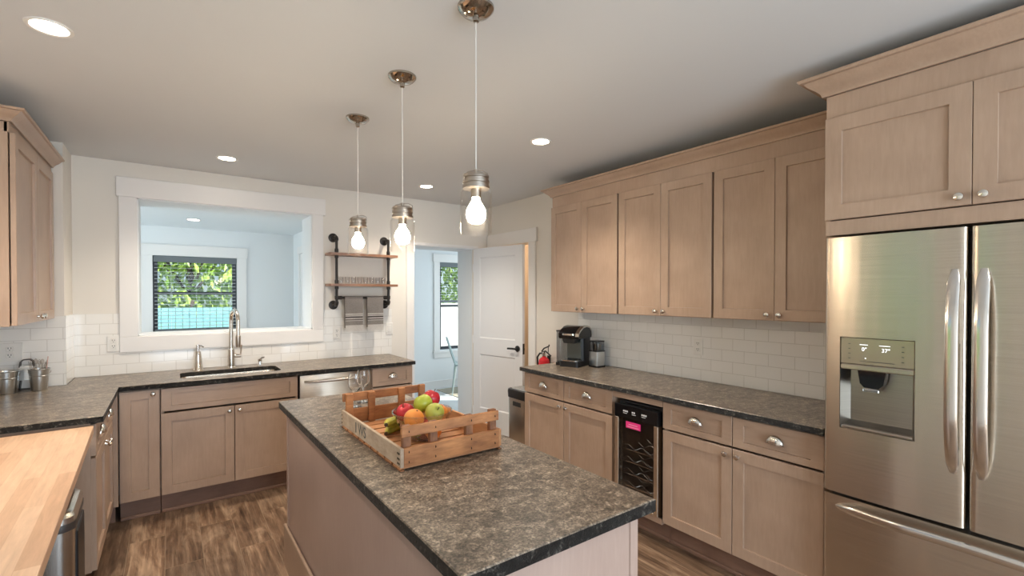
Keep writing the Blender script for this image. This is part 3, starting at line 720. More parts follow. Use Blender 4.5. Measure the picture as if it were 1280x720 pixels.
# ------------------------------------------------------------------ dishwasher
dw = thing('dishwasher', 'stainless dishwasher built in right of the sink', 'dishwasher', (0.830, 3.976, 0))
MB().box(0.004, 0.571, 0.03, 0.58, 0.11, 0.872).build('case', 'steel_grey', dw)
MB().box(0.002, 0.573, 0.0, 0.03, 0.135, 0.872, 0.004, seg=2).build('front_panel', 'steel_dw', dw)
MB().sweep([(0.035 + 0.50*i/14, -0.014 - 0.034*math.sin(PI*i/14)**0.5, 0.822) for i in range(15)], (0, 0, 1), [(0.013*math.cos(a), 0.009*math.sin(a)) for a in [2*PI*i/12 for i in range(12)]], scales=[(max(0.25, math.sin(PI*i/14)**0.4), 1) for i in range(15)]).box(0.035, 0.06, -0.016, 0.0, 0.814, 0.83, 0.002).box(0.512, 0.54, -0.016, 0.0, 0.814, 0.83, 0.002).build('handle', 'pewter', dw)
MB().box(0.004, 0.571, 0.09, 0.10, 0.0, 0.11).build('toe_kick', 'black', dw)

# ------------------------------------------------------------------ wine cooler
wc = thing('wine_cooler', 'black glass-door wine cooler built in under the right counter', 'wine cooler', (2.36, 2.098, 0), RR)
cw = 0.346
wb = MB().box(0.006, 0.02, 0.05, 0.5, 0.165, 0.822).box(cw-0.02, cw-0.006, 0.05, 0.5, 0.165, 0.822).box(0.02, cw-0.02, 0.05, 0.5, 0.165, 0.18).box(0.02, cw-0.02, 0.05, 0.5, 0.808, 0.822).box(0.02, cw-0.02, 0.485, 0.5, 0.18, 0.808)
wb.build('case', 'black', wc)
dr = MB().box(0.004, cw-0.004, 0.0, 0.045, 0.720, 0.806, 0.003).build('control_panel', 'black_gloss', wc)
for cx, n in ((0.095, 3), (0.165, 2), (0.24, 3)):
    for i in range(n): MB().box(cx+i*0.014-0.018, cx+i*0.014-0.008, -0.0008, 0.0005, 0.762, 0.772).build('touch_icon', 'white_ink', dr)
    MB().box(cx-0.018, cx+0.012, -0.0008, 0.0005, 0.752, 0.755).build('touch_icon', 'white_ink', dr)
dd = MB().box(0.004, 0.036, 0.0, 0.045, 0.172, 0.719, 0.003).box(cw-0.036, cw-0.004, 0.0, 0.045, 0.172, 0.719, 0.003).box(0.036, cw-0.036, 0.0, 0.045, 0.172, 0.19, 0.003).build('door_frame', 'steel', wc)
M['dark_glass'] = glass_mat('smoked_door_glass', (0.80, 0.80, 0.80), 1.5, 1.0)
MB().box(0.037, cw-0.037, 0.006, 0.014, 0.191, 0.719).build('door_glass', 'dark_glass', wc)
for z in (0.28, 0.36, 0.44, 0.52):
    sh = MB()
    for yy in (0.07, 0.16, 0.25):
        sh.tube([(0.03 + (cw-0.06)*i/36, yy, z + 0.012*math.sin(i/36*PI*5)) for i in range(37)], 0.0026, 6)
    sh.box(0.02, cw-0.02, 0.065, 0.068, z-0.022, z-0.016)
    sh.build('wire_rack', 'chrome', wc)
MB().box(0.10, 0.215, -0.0012, 0.0004, 0.664, 0.705).build('sticker', 'pink', wc)
st_ = MB()
for i, w_ in enumerate((0.07, 0.09)): st_.box(0.157-w_/2, 0.157+w_/2, -0.0018, -0.0012, 0.690-0.014*i-0.004, 0.690-0.014*i)
st_.build('sticker_lines', plain('pale_pink_ink', (0.9, 0.45, 0.6), 0.5), wc)

# ------------------------------------------------------------------ refrigerator
rf = thing('refrigerator', 'stainless french-door refrigerator with ice dispenser and bottom freezer', 'refrigerator', (2.30, 0.858, 0), RR)
FW = 0.92; XC = 0.461
MB().box(0.006, FW-0.006, 0.075, 0.68, 0.03, 1.745, 0.004).box(0.03, FW-0.03, 0.10, 0.66, 0.0, 0.03).build('case', 'steel_grey', rf)
def yfront(x, a, b, r=0.016, bulge=0.006):
    u = (x-a)/(b-a); y = bulge*(2*u-1)**2
    for d in (x-a, b-x):
        if d < r: y += r - math.sqrt(max(0, r*r - (r-d)**2))
    return y
def door_outline(a, b, xa, xb, back=0.066, n=40):
    xs = [xa + (xb-xa)*i/n for i in range(n+1)]
    if xa == a: xs = [a + 0.016*(1-math.cos(PI/2*i/6)) for i in range(6)] + [x for x in xs if x > a+0.016]
    if xb == b: xs = [x for x in xs if x < b-0.016] + [b - 0.016*(1-math.cos(PI/2*i/6)) for i in range(5, -1, -1)]
    return [(x, yfront(x, a, b)) for x in xs] + [(xb, back), (xa, back)]
DX0, DX1, DZ0, DZ1 = 0.064, 0.314, 0.948, 1.334
ld = MB(); a, b = 0.003, XC-0.004
ld.prism(door_outline(a, b, a, b), 'z', 0.668, DZ0).prism(door_outline(a, b, a, b), 'z', DZ1, 1.754)
ld.prism(door_outline(a, b, a, DX0), 'z', DZ0, DZ1).prism(door_outline(a, b, DX1, b), 'z', DZ0, DZ1)
ldo = ld.build('left_door', 'steel', rf)
rd = MB().prism(door_outline(XC+0.004, FW-0.003, XC+0.004, FW-0.003), 'z', 0.668, 1.754).build('right_door', 'steel', rf)
fz = MB().prism(door_outline(0.003, FW-0.003, 0.003, FW-0.003), 'z', 0.075, 0.655).build('freezer_drawer', 'steel', rf)
MB().box(0.02, FW-0.02, 0.05, 0.075, 0.0, 0.07).build('toe_grille', 'black', rf)
def ell(w, t, n=14): return [(w*math.copysign(abs(math.cos(q))**0.7, math.cos(q)), t*math.copysign(abs(math.sin(q))**0.7, math.sin(q))) for q in [2*PI*i/n for i in range(n)]]
def bar(parent, x, z0, z1):
    n = 22; pts = []; sc = []
    for i in range(n+1):
        u = i/n; s = max(0.0, math.sin(PI*u)); pts.append((x, -0.006 - 0.052*min(1, s*1.35)**0.6 + 0.01, z0 + (z1-z0)*u)); e = min(u, 1-u)*n
        sc.append((0.55 if e < 0.5 else (0.92 if e < 1.5 else 1.0), 1.0))
    return MB().sweep(pts, (1, 0, 0), ell(0.019, 0.008), scales=sc).build('handle', 'chrome_b', parent)
M['chrome_b'] = plain('bright_brushed_bar', (0.72, 0.69, 0.65), 0.2, 1.0)
bar(ldo, XC-0.036, 0.865, 1.60); bar(rd, XC+0.040, 0.865, 1.60)
n = 26; pts = []; sc = []
for i in range(n+1):
    u = i/n; s = math.sin(PI*u); pts.append((0.06 + (FW-0.12)*u, 0.004 - 0.055*min(1, s*1.3)**0.6, 0.612 + 0.012*s)); e = min(u, 1-u)*n
    sc.append((0.4 if e < 0.5 else (0.75 if e < 1.5 else (0.92 if e < 3 else 1.0)), 1.0))
MB().sweep(pts, (0, 0, 1), ell(0.017, 0.011), scales=sc).build('handle', 'chrome_b', fz)
# dispenser
MB().box(DX0+0.001, DX1-0.001, 0.006, 0.02, 1.222, DZ1-0.001, 0.003).build('dispenser_panel', 'bronze_panel', ldo)
MB().box(DX0+0.001, DX1-0.001, 0.003, 0.03, 1.198, 1.221, 0.004).build('dispenser_trim', 'steel', ldo)
rc = MB()
def quad(*p): rc.quads([list(p)])
xa, xb, z0, z1, yb0, yb1 = DX0+0.001, DX1-0.001, DZ0+0.001, 1.198, 0.062, 0.064
quad((xa, 0.006, z0), (xa+0.02, yb0, z0+0.03), (xa+0.02, yb1, z1), (xa, 0.006, z1)); quad((xb, 0.006, z0), (xb-0.02, yb0, z0+0.03), (xb-0.02, yb1, z1), (xb, 0.006, z1))
quad((xa+0.02, yb0, z0+0.03), (xb-0.02, yb0, z0+0.03), (xb-0.02, yb1, z1), (xa+0.02, yb1, z1)); quad((xa, 0.006, z0), (xb, 0.006, z0), (xb-0.02, yb0, z0+0.03), (xa+0.02, yb0, z0+0.03))
rc.build('dispenser_recess', steel('dispenser_steel', (0.40, 0.375, 0.34), 0.3, 0.3), ldo, weld=True)
MB().box(xa+0.004, xb-0.004, 0.004, 0.045, z0, z0+0.012, 0.004).build('drip_tray', 'pewter', ldo)
MB().prism([(0.125, 1.20), (0.222, 1.20), (0.212, 1.145), (0.196, 1.128), (0.148, 1.128), (0.133, 1.145)], 'y', 0.012, 0.055).build('spigot', 'black_gloss', ldo)
MB().box(0.145, 0.20, 0.006, 0.016, 1.112, 1.126, 0.003).build('ice_paddle', 'chrome', ldo)
dg = MB(); XF = Matrix.Rotation(PI/2, 4, 'X')
add_mesh(dg, text_mesh('0\u00b0', 0.021, Matrix.Translation((0.150, 0.0052, 1.286)) @ XF)); add_mesh(dg, text_mesh('37\u00b0', 0.021, Matrix.Translation((0.222, 0.0052, 1.286)) @ XF))
dg.box(0.134, 0.162, 0.0045, 0.0058, 1.304, 1.306).box(0.20, 0.236, 0.0045, 0.0058, 1.304, 1.306).box(0.152, 0.156, 0.0045, 0.0058, 1.248, 1.252)
dg.build('display_digits', 'led', ldo, smooth=False)
tk = MB()
for z in (1.305, 1.285, 1.265, 1.245):
    tk.box(0.094, 0.102, 0.0048, 0.0058, z, z+0.003).box(0.272, 0.280, 0.0048, 0.0058, z, z+0.003)
tk.box(0.135, 0.25, 0.0048, 0.0058, 1.236, 1.2385).build('panel_icons', 'dark', ldo)

# ------------------------------------------------------------------ maple table at the left with bins below
tb = thing('butcher_block_table', 'pale maple butcher-block table at the left below the granite counter end', 'table', (-0.297, 3.046, 0), math.radians(1.95))
MB().box(-0.60, 0, -1.72, 0, 0.836, 0.874, 0.002).build('tabletop', 'butcher', tb)
MB().box(-0.58, -0.55, -1.66, -0.03, 0.745, 0.836).box(-0.55, -0.045, -1.69, -1.66, 0.745, 0.836).box(-0.55, -0.045, -0.06, -0.03, 0.745, 0.836).build('apron', 'isl', tb)
for x, y in ((-0.58, -1.69), (-0.11, -1.69), (-0.58, -0.10)):
    MB().box(x, x+0.06, y, y+0.06, 0, 0.745, 0.003).build('leg', 'isl', tb)
def step_bin(loc, rz, w, d, h, label, top='steel_v', lidmat='steel_v'):
    r = thing('step_bin', label, 'trash can', loc, rz, None)
    o = rrect(-w/2, w/2, -d/2, d/2, 0.05, 6)
    MB().rings([at_z(o, 0.02, 0.96), at_z(o, h-0.07, 1.0)]).build('body', 'steel_v', r)
    MB().rings([at_z(o, 0.0, 0.99), at_z(o, 0.02, 0.99)]).build('base_ring', 'black', r)
    MB().rings([at_z(o, h-0.07, 1.02), at_z(o, h-0.045, 1.03), at_z(o, h-0.04, 1.02)]).build('rim', 'rubber', r)
    MB().rings([at_z(o, h-0.04, 1.02), at_z(o, h-0.018, 1.01), at_z(o, h-0.005, 0.95), at_z(o, h, 0.84), at_z(o, h-0.004, 0.80)]).build('lid', lidmat, r)
    MB().box(-0.05, 0.05, -d/2-0.06, -d/2+0.02, 0.01, 0.03, 0.006).build('pedal', 'black', r)
    MB().box(w/2-0.012, w/2+0.006, -d/2+0.05, d/2-0.05, 0.03, h-0.09, 0.004).build('side_panel', 'black', r)
    return r
step_bin((-0.440, 2.635, 0), 0.03, 0.27, 0.34, 0.665, 'stainless step bin under the maple table, the one nearest the cabinet')
step_bin((-0.500, 2.215, 0), 0.03, 0.27, 0.34, 0.665, 'stainless step bin under the maple table, cut by the bottom left frame edge')
r = thing('trash_can', 'stainless bin with black lid at the far end of the right counter', 'trash can', (2.60, 3.30, 0))
o = rrect(-0.145, 0.145, -0.15, 0.15, 0.05, 6)
MB().rings([at_z(o, 0.0, 0.97), at_z(o, 0.60, 1.0)]).build('body', 'steel_v', r)
MB().rings([at_z(o, 0.60, 1.03), at_z(o, 0.655, 1.05), at_z(o, 0.672, 1.02), at_z(o, 0.676, 0.9)]).build('lid', 'black', r)
MB().box(-0.085, 0.02, -0.1525, -0.148, 0.535, 0.572, 0.001).box(-0.148, -0.144, -0.06, 0.05, 0.535, 0.572, 0.001).build('grip_slot', 'dark', r)
MB().rings([at_z(o, 0.676, 0.86), at_z(o, 0.680, 0.82)]).build('lid_plate', 'steel_v', r)

# ------------------------------------------------------------------ lights
def downlight(x, y, z, label, power=66, spot=True):
    r = thing('recessed_light', label, 'light', (x, y, z), 0, None)
    MB().lathe([(0.070, 0.0), (0.068, -0.005), (0.056, -0.004), (0.052, 0.0)], seg=32, cap=False).build('trim_ring', 'white_plastic', r)
    MB().lathe([(0.0, -0.0008), (0.052, -0.0008), (0.052, -0.0003), (0.0, -0.0003)], seg=32).build('lamp_disc', 'downlight', r)
    if power:
        l = lamp('downlight_or_fill', 'SPOT', (0, 0, -0.02), (0, 0, 0), power, (1.0, 0.885, 0.735), spot_size=math.radians(125), spot_blend=0.8, shadow_soft_size=0.06); l.parent = r
downlight(-0.353, 2.453, H, 'recessed ceiling light at the upper left, largest in view')
downlight(0.356, 4.035, H, 'recessed ceiling light above the pass-through')
downlight(1.932, 3.989, H, 'recessed ceiling light in front of the doorway')
downlight(1.973, 2.386, H, 'recessed ceiling light before the right wall cabinets')
downlight(0.22, 6.05, 2.31, 'recessed ceiling light in the day room, seen through the pass-through', 6)
for x, y, e in ((-0.353, -0.4, 14), (1.973, -0.6, 50)):  # warm fill spots added behind the camera, no fixtures there
    lamp('downlight_or_fill', 'SPOT', (x, y, H-0.02), (0, 0, 0), e, (1.0, 0.885, 0.735), spot_size=math.radians(125), spot_blend=0.8, shadow_soft_size=0.06)
def pendant(y, zb, label):
    h = zb
    r = thing('pendant_light', label, 'pendant lamp', (0.872, y, H))
    MB().lathe([(0.064, 0), (0.063, -0.008), (0.05, -0.022), (0.03, -0.03), (0.012, -0.033), (0.011, -0.05), (0.006, -0.054)], seg=28).lathe([(0.006, 0.0), (0.006, -0.024), (0.0, -0.026)], (0.035, 0.01, 0), 10).lathe([(0.006, 0.0), (0.006, -0.024), (0.0, -0.026)], (-0.035, -0.01, 0), 10).build('canopy', 'dark_nickel', r)
    d = zb - H
    MB().tube([(0, 0, -0.05), (0, 0, d+0.215)], 0.0022, 8).build('cord', 'cord', r)
    cp = MB().lathe([(0.0, 0.208), (0.044, 0.207), (0.046, 0.203), (0.046, 0.196), (0.043, 0.194), (0.043, 0.188), (0.047, 0.186), (0.047, 0.178), (0.044, 0.176), (0.044, 0.170), (0.048, 0.168), (0.048, 0.158), (0.0, 0.158)], (0, 0, d), 28)
    cp.lathe([(0.007, 0.207), (0.007, 0.225), (0.003, 0.228)], (0, 0, d), 10)
    cp.build('jar_cap', 'pewter', r)
    MB().tube([(-0.047, 0, d+0.182), (-0.05, 0, d+0.196), (-0.03, 0.004, d+0.214), (0.0, 0.006, d+0.224), (0.03, 0.004, d+0.228), (0.048, 0, d+0.220), (0.05, 0, d+0.196), (0.047, 0, d+0.182)], 0.0022, 7).build('wire_bail', 'pewter', r)
    MB().lathe([(0.018, 0.158), (0.018, 0.128), (0.014, 0.126)], (0, 0, d), 16).build('lamp_socket', 'pewter', r)
    MB().lathe([(0.044, 0.158), (0.053, 0.150), (0.056, 0.140), (0.056, 0.008), (0.054, 0.002), (0.0515, 0.002), (0.0535, 0.008), (0.0535, 0.139), (0.051, 0.148), (0.042, 0.156)], (0, 0, d), 32, cap=False).build('glass_jar', 'jar', r)
    MB().lathe([(0.0135, 0.136), (0.0138, 0.126), (0.0150, 0.117), (0.0185, 0.110), (0.0240, 0.102), (0.0295, 0.093), (0.0330, 0.083), (0.0345, 0.073), (0.0340, 0.063), (0.0310, 0.053), (0.0250, 0.044), (0.0155, 0.038), (0.0, 0.036)], (0, 0, d), 22, cap=False).build('bulb', 'bulb', r)
pendant(1.409, 1.722, 'mason-jar pendant nearest the camera, hanging lowest in front of the wall cabinets')
pendant(2.049, 1.706, 'middle mason-jar pendant of the three over the island')
pendant(2.677, 1.736, 'mason-jar pendant farthest from the camera, in front of the pipe shelf')

# ------------------------------------------------------------------ pipe shelf with glasses and towels
ps = thing('pipe_shelf', 'black iron-pipe wall shelf with two wooden boards right of the pass-through', 'shelf', (1.505, 4.59, 0))
PX = 0.248; PY = -0.12
for s in (-1, 1):
    x = s*PX
    for z, dz in ((2.048, -0.035), (1.415, 0.035)):
        MB().lathe([(0.042, 0.0), (0.042, -0.008), (0.036, -0.010), (0.022, -0.011), (0.020, -0.024), (0.013, -0.026)], (x, -0.001, z), 20, axis='y').build('flange', 'iron', ps)
        MB().tube([(x, -0.02, z), (x, PY+0.03, z), (x, PY+0.012, z+dz*0.2), (x, PY, z+dz*0.6), (x, PY, z+dz)], [0.0135, 0.0135, 0.018, 0.018, 0.018], 12).build('elbow', 'iron', ps)
    p = MB().tube([(x, PY, 1.44), (x, PY, 2.02)], 0.0125, 12)
    for z in (1.484, 1.58, 1.63, 1.868, 1.92): p.tube([(x, PY, z-0.016), (x, PY, z+0.016)], 0.0175, 12)
    p.build('upright_pipe', 'iron', ps)
MB().tube([(-PX, PY, 1.484), (PX, PY, 1.484)], 0.012, 12).tube([(-PX+0.01, PY, 1.484), (-PX+0.045, PY, 1.484)], 0.017, 12).tube([(PX-0.045, PY, 1.484), (PX-0.01, PY, 1.484)], 0.017, 12).build('towel_rail', 'iron', ps)
for z in (1.602, 1.886):
    MB().prism(rrect(-0.325, 0.325, -0.185, -0.012, 0.012, 3), 'z', z-0.011, z+0.011).build('board', 'shelfwood', ps)
for i in range(8):
    g = thing('shot_glass', 'small empty shot glass on the lower pipe-shelf board, one of a row of eight', 'glass', (1.302 + i*0.0585, 4.495, 1.6135), 0, 'shot glasses in a row on the pipe shelf')
    MB().lathe([(0.0, 0.0), (0.019, 0.0), (0.020, 0.004), (0.0235, 0.062), (0.0255, 0.066), (0.0225, 0.066), (0.0205, 0.060), (0.0175, 0.012), (0.0, 0.010)], seg=18, cap=False).build('tumbler', 'bowlglass', g)
def towel(x, w, label, drop=0.315):
    r = thing('hand_towel', label, 'towel', (x, 4.59+PY, 1.484)); R_ = 0.0145
    segs = []   # (path pos, material)
    path = [(R_+0.006, -drop*0.9)] + [(R_+0.002, -drop*0.5)] + [(R_*math.cos(a), R_*math.sin(a)) for a in [PI*i/8 for i in range(9)]]
    bands = [(-0.05, 0), (-0.150, 0), (-0.160, 1), (-0.168, 0), (-0.176, 1), (-0.190, 2), (-0.198, 1), (-0.206, 0), (-0.212, 2), (-0.218, 1), (-0.258, 0), (-drop, 1)]
    zs = [b_[0] for b_ in bands]
    front = [(-R_-0.004*abs(z)/drop, z) for z in zs]
    full = path + front
    t = bmesh.new(); rows = []; nx = 10
    for y, z in full:
        row = []
        for i in range(nx+1):
            u = i/nx; rip = 0.0025*math.sin(u*9+z*12)*min(1, max(0, -z*8))
            row.append(t.verts.new(((u-0.5)*w*(1-0.03*max(0, -z)/drop), y + rip*(1 if y < 0 else 0), z)))
        rows.append(row)
    for k in range(len(rows)-1):
        mi = bands[k-len(path)+1][1] if k >= len(path)-1 else 0
        for i in range(nx):
            f = t.faces.new((rows[k][i], rows[k][i+1], rows[k+1][i+1], rows[k+1][i])); f.material_index = mi
    bmesh.ops.solidify(t, geom=list(t.faces), thickness=0.003)
    mb = MB(); mb.bm.free(); mb.bm = t; mb.build('cloth', ['towel', 'towel_w', 'towel_d'], r, weld=False)
towel(1.412, 0.168, 'striped grey dish towel on the pipe rail, left of the two')
towel(1.617, 0.158, 'striped grey dish towel on the pipe rail, right of the two')

# ------------------------------------------------------------------ outlets
def outlet(loc, rz, label, switch=False, w=0.072):
    r = thing('wall_outlet' if not switch else 'light_switch', label, 'outlet' if not switch else 'switch', loc, rz)
    MB().box(-w/2, w/2, -0.006, 0, -0.058, 0.058, 0.002).build('cover_plate', 'white_plastic', r)
    if switch: MB().box(-0.017, 0.017, -0.010, -0.006, -0.034, 0.034, 0.002).build('rocker', 'white_plastic', r)
    else:
        for dz in (-0.021, 0.021):
            f = MB().box(-0.017, 0.017, -0.0085, -0.006, dz-0.015, dz+0.015, 0.003).build('socket', 'white_plastic', r)
            MB().box(-0.008, -0.005, -0.0092, -0.0082, dz-0.001, dz+0.009).box(0.005, 0.008, -0.0092, -0.0082, dz-0.001, dz+0.009).lathe([(0.003, -0.0092), (0.003, -0.0082)], (0, 0, dz-0.008), 8, axis='y').build('slots', 'dark', f)
outlet((-0.332, 4.580, 1.148), 0, 'white double outlet left of the pass-through frame')
outlet((1.286, 4.580, 1.150), 0, 'white double outlet under the left end of the pipe shelf')
outlet((1.803, 4.580, 1.170), 0, 'white rocker switch right of the hanging towels', True)
outlet((-0.806, 4.247, 1.150), 0, 'white double outlet behind the metal buckets', w=0.115)
outlet((2.990, 1.889, 1.150), RR, 'white double outlet on the right backsplash above the long counter')

# ------------------------------------------------------------------ coffee maker, grinder, extinguisher
cm = thing('coffee_maker', 'black single-serve coffee maker on the far end of the right counter', 'coffee maker', (2.785, 2.925, 0.915), math.radians(-70))
def pr2(pts, x0, x1): return MB().prism(pts, 'x', x0, x1)
# local: front -y, width along x, water tank on the left side (-x)
MB().prism(rrect(-0.075, 0.105, -0.135, 0.125, 0.03, 5), 'z', 0.0, 0.045).build('base', 'black', cm)
MB().prism(rrect(-0.06, 0.09, -0.130, -0.035, 0.025, 5), 'z', 0.045, 0.054).build('drip_tray', 'chrome', cm)
MB().prism(rrect(-0.060, 0.105, -0.03, 0.125, 0.03, 5), 'z', 0.045, 0.245).build('column', 'black', cm)
MB().box(-0.045, 0.085, -0.038, -0.029, 0.06, 0.235, 0.003).build('front_plate', plain('grey_teal_plate', (0.16, 0.19, 0.19), 0.25, 0.8), cm)
hs = [(-0.125, 0.232), (-0.135, 0.25), (-0.132, 0.275), (-0.10, 0.302), (-0.04, 0.328), (0.02, 0.336), (0.08, 0.325), (0.118, 0.295), (0.126, 0.25), (0.122, 0.232)]
MB().prism(hs, 'x', -0.075, 0.107).build('brew_head', 'black_gloss', cm)
MB().prism([(-0.137, 0.252), (-0.134, 0.277), (-0.10, 0.305), (-0.04, 0.331), (0.02, 0.339), (0.08, 0.328), (0.121, 0.297), (0.129, 0.25), (0.118, 0.25), (0.11, 0.288), (0.075, 0.315), (0.02, 0.325), (-0.04, 0.317), (-0.09, 0.293), (-0.122, 0.27), (-0.125, 0.252)], 'x', 0.080, 0.109).build('silver_band', 'nickel', cm)
MB().prism(rrect(-0.045, 0.075, -0.150, -0.05, 0.03, 5), 'z', 0.262, 0.276).build('lid_handle', 'nickel', cm)
MB().prism([(-0.052, 0.245), (0.082, 0.245), (0.062, 0.195), (-0.032, 0.195)], 'y', -0.125, -0.05).build('pod_holder', 'black', cm)
MB().prism(rrect(-0.128, -0.078, -0.09, 0.115, 0.022, 5), 'z', 0.03, 0.285).build('water_tank', 'tank', cm)
MB().prism(rrect(-0.130, -0.076, -0.092, 0.117, 0.022, 5), 'z', 0.285, 0.296).box(-0.128, -0.078, -0.09, 0.115, 0.0, 0.03, 0.004).build('tank_lid', 'black', cm)
gr = thing('coffee_grinder', 'small steel coffee grinder with clear lid right of the coffee maker', 'coffee grinder', (2.866, 2.735, 0.915), math.radians(-2))
MB().prism(rrect(-0.05, 0.05, -0.05, 0.05, 0.008, 3), 'z', 0.0, 0.014).build('foot', 'black', gr)
MB().prism(rrect(-0.047, 0.047, -0.047, 0.047, 0.006, 3), 'z', 0.014, 0.128).build('housing', 'galv', gr)
MB().prism(rrect(-0.048, 0.048, -0.048, 0.048, 0.006, 3), 'z', 0.128, 0.136).build('collar', 'black', gr)
MB().prism(rrect(-0.045, 0.045, -0.045, 0.045, 0.008, 3), 'z', 0.136, 0.208).build('clear_lid', 'tank', gr)
MB().prism(rrect(-0.046, 0.046, -0.046, 0.046, 0.008, 3), 'z', 0.208, 0.218).box(-0.047, -0.040, -0.006, 0.006, 0.136, 0.208).box(-0.045, -0.037, -0.045, -0.037, 0.136, 0.208).build('lid_frame', 'black', gr)
MB().lathe([(0.03, 0.137), (0.036, 0.16), (0.036, 0.19)], seg=16).build('hopper', 'pewter', gr)
MB().tube([(0.047, 0.01, 0.03), (0.075, 0.01, 0.035), (0.085, 0.02, 0.06), (0.07, 0.03, 0.085), (0.09, 0.035, 0.05), (0.105, 0.04, 0.004)], 0.003, 7).build('power_cord', 'black', gr)
fxg = thing('fire_extinguisher', 'small red fire extinguisher on the right wall behind the counter end', 'fire extinguisher', (2.93, 3.49, 0.50))
MB().lathe([(0.0, 0.0), (0.05, 0.0), (0.055, 0.01), (0.055, 0.35), (0.05, 0.385), (0.03, 0.405), (0.018, 0.41), (0.018, 0.42)], seg=24).build('cylinder', 'red', fxg)
MB().lathe([(0.018, 0.42), (0.02, 0.43), (0.02, 0.455), (0.012, 0.46)], seg=14).build('valve', 'chrome', fxg)
MB().tube([(0.0, 0.03, 0.452), (0.0, -0.02, 0.47), (0.0, -0.10, 0.43)], 0.007, 8).tube([(0.0, 0.035, 0.462), (0.0, 0.0, 0.495), (0.0, -0.07, 0.52), (0.0, -0.075, 0.535)], 0.007, 8).tube([(0.0, -0.062, 0.52), (0, -0.06, 0.44)], 0.004, 6).build('squeeze_handle', 'black', fxg)
MB().tube([(0.0, 0.02, 0.445), (-0.005, 0.06, 0.44), (-0.01, 0.09, 0.40), (-0.01, 0.085, 0.32), (-0.012, 0.07, 0.22)], 0.009, 9).build('hose', 'black', fxg)
MB().box(0.056, 0.066, -0.02, 0.02, 0.1, 0.42).build('bracket', 'iron', fxg)

# ------------------------------------------------------------------ crate, bowl and fruit
CX0, CX1, CY0, CY1, CZ = 0.625, 1.036, 1.490, 2.158, 0.916
cr = thing('fruit_crate', 'shallow orange-brown wooden slat crate on the island countertop', 'crate', ((CX0+CX1)/2, (CY0+CY1)/2, CZ))
hw, hl = (CX1-CX0)/2, (CY1-CY0)/2; t_ = 0.012
fl = MB(); nsl = 9; sw = (2*hl - 0.02)/nsl
for i in range(nsl):
    y = -hl + 0.01 + i*sw; fl.box(-hw+0.0, hw, y, y+sw-0.014, 0.004, 0.012, 0.001)
fl.build('floor_slats', 'crate_y', cr)
MB().box(-hw, -hw+0.014, -hl, hl, 0.0, 0.004).box(hw-0.014, hw, -hl, hl, 0.0, 0.004).build('under_cleat', 'crate_post', cr)
for s, m_ in ((-1, 'crate_pale'), (1, 'crate_y')):
    xa, xb = (-hw, -hw+t_) if s < 0 else (hw-t_, hw)
    MB().box(xa, xb, -hl, hl, 0.012, 0.077, 0.0015).build('side_board', wood_mat('crate_side_long', (0.36, 0.15, 0.06), (0.50, 0.24, 0.10), (0.6, 0.33, 0.16), grain=(16, 2.5, 16), mottle=6, rough=0.6) if s > 0 else m_, cr)
nail0 = MB().lathe([(0.0, 0.0006), (0.0042, 0.0006), (0.0042, -0.0006), (0.0, -0.0006)], seg=8, axis='y').build('nail_head', 'nail', cr, loc=(hw+0.0003, -hl+0.02, 0.04), rot=(0, 0, PI/2))
for e in (-1, 1):
    ya, yb = (-hl, -hl+t_) if e < 0 else (hl-t_, hl)
    MB().box(-hw+t_, hw-t_, ya, yb, 0.012, 0.077, 0.0015).build('end_board', 'crate', cr)
    MB().box(-hw+0.004, hw-0.012, ya, yb, 0.113, 0.150, 0.002).build('top_rail', 'crate', cr)
    pa, pb = (-hl+t_, -hl+t_+0.02) if e < 0 else (hl-t_-0.02, hl-t_)
    for x in (-hw+0.014, -hw+0.115, hw-0.15, hw-0.045):
        MB().box(x, x+0.030, pa, pb, 0.013, 0.150 + (0.004 if x > hw-0.06 else -0.001), 0.002).build('post', 'crate_post' if e < 0 else 'crate', cr)
    yo = ya - 0.0003 if e < 0 else yb + 0.0003
    for x in (-hw+0.03, -hw+0.13, hw-0.135, hw-0.03):
        for z in (0.028, 0.062, 0.131):
            o = nail0.copy(); COL.objects.link(o); o.parent = cr; o.location = (x, yo, z)
XS = Matrix.Rotation(-PI/2, 4, 'Z') @ Matrix.Rotation(PI/2, 4, 'X')
for y in (-hl+0.012, hl-0.012, -hl+0.024):
    for z in (0.024, 0.040, 0.058):
        o = nail0.copy(); COL.objects.link(o); o.parent = cr; o.location = (-hw-0.0003, y, z); o.rotation_euler = (0, 0, PI/2)
sm = MB()
sm.box(-hw-0.0007, -hw+0.0002, 0.125, 0.136, 0.024, 0.066)
add_mesh(sm, text_mesh('WS', 0.062, Matrix.Translation((-hw-0.0004, 0.055, 0.045)) @ XS))
sm.build('stencil_letters', 'ink', cr, smooth=False)

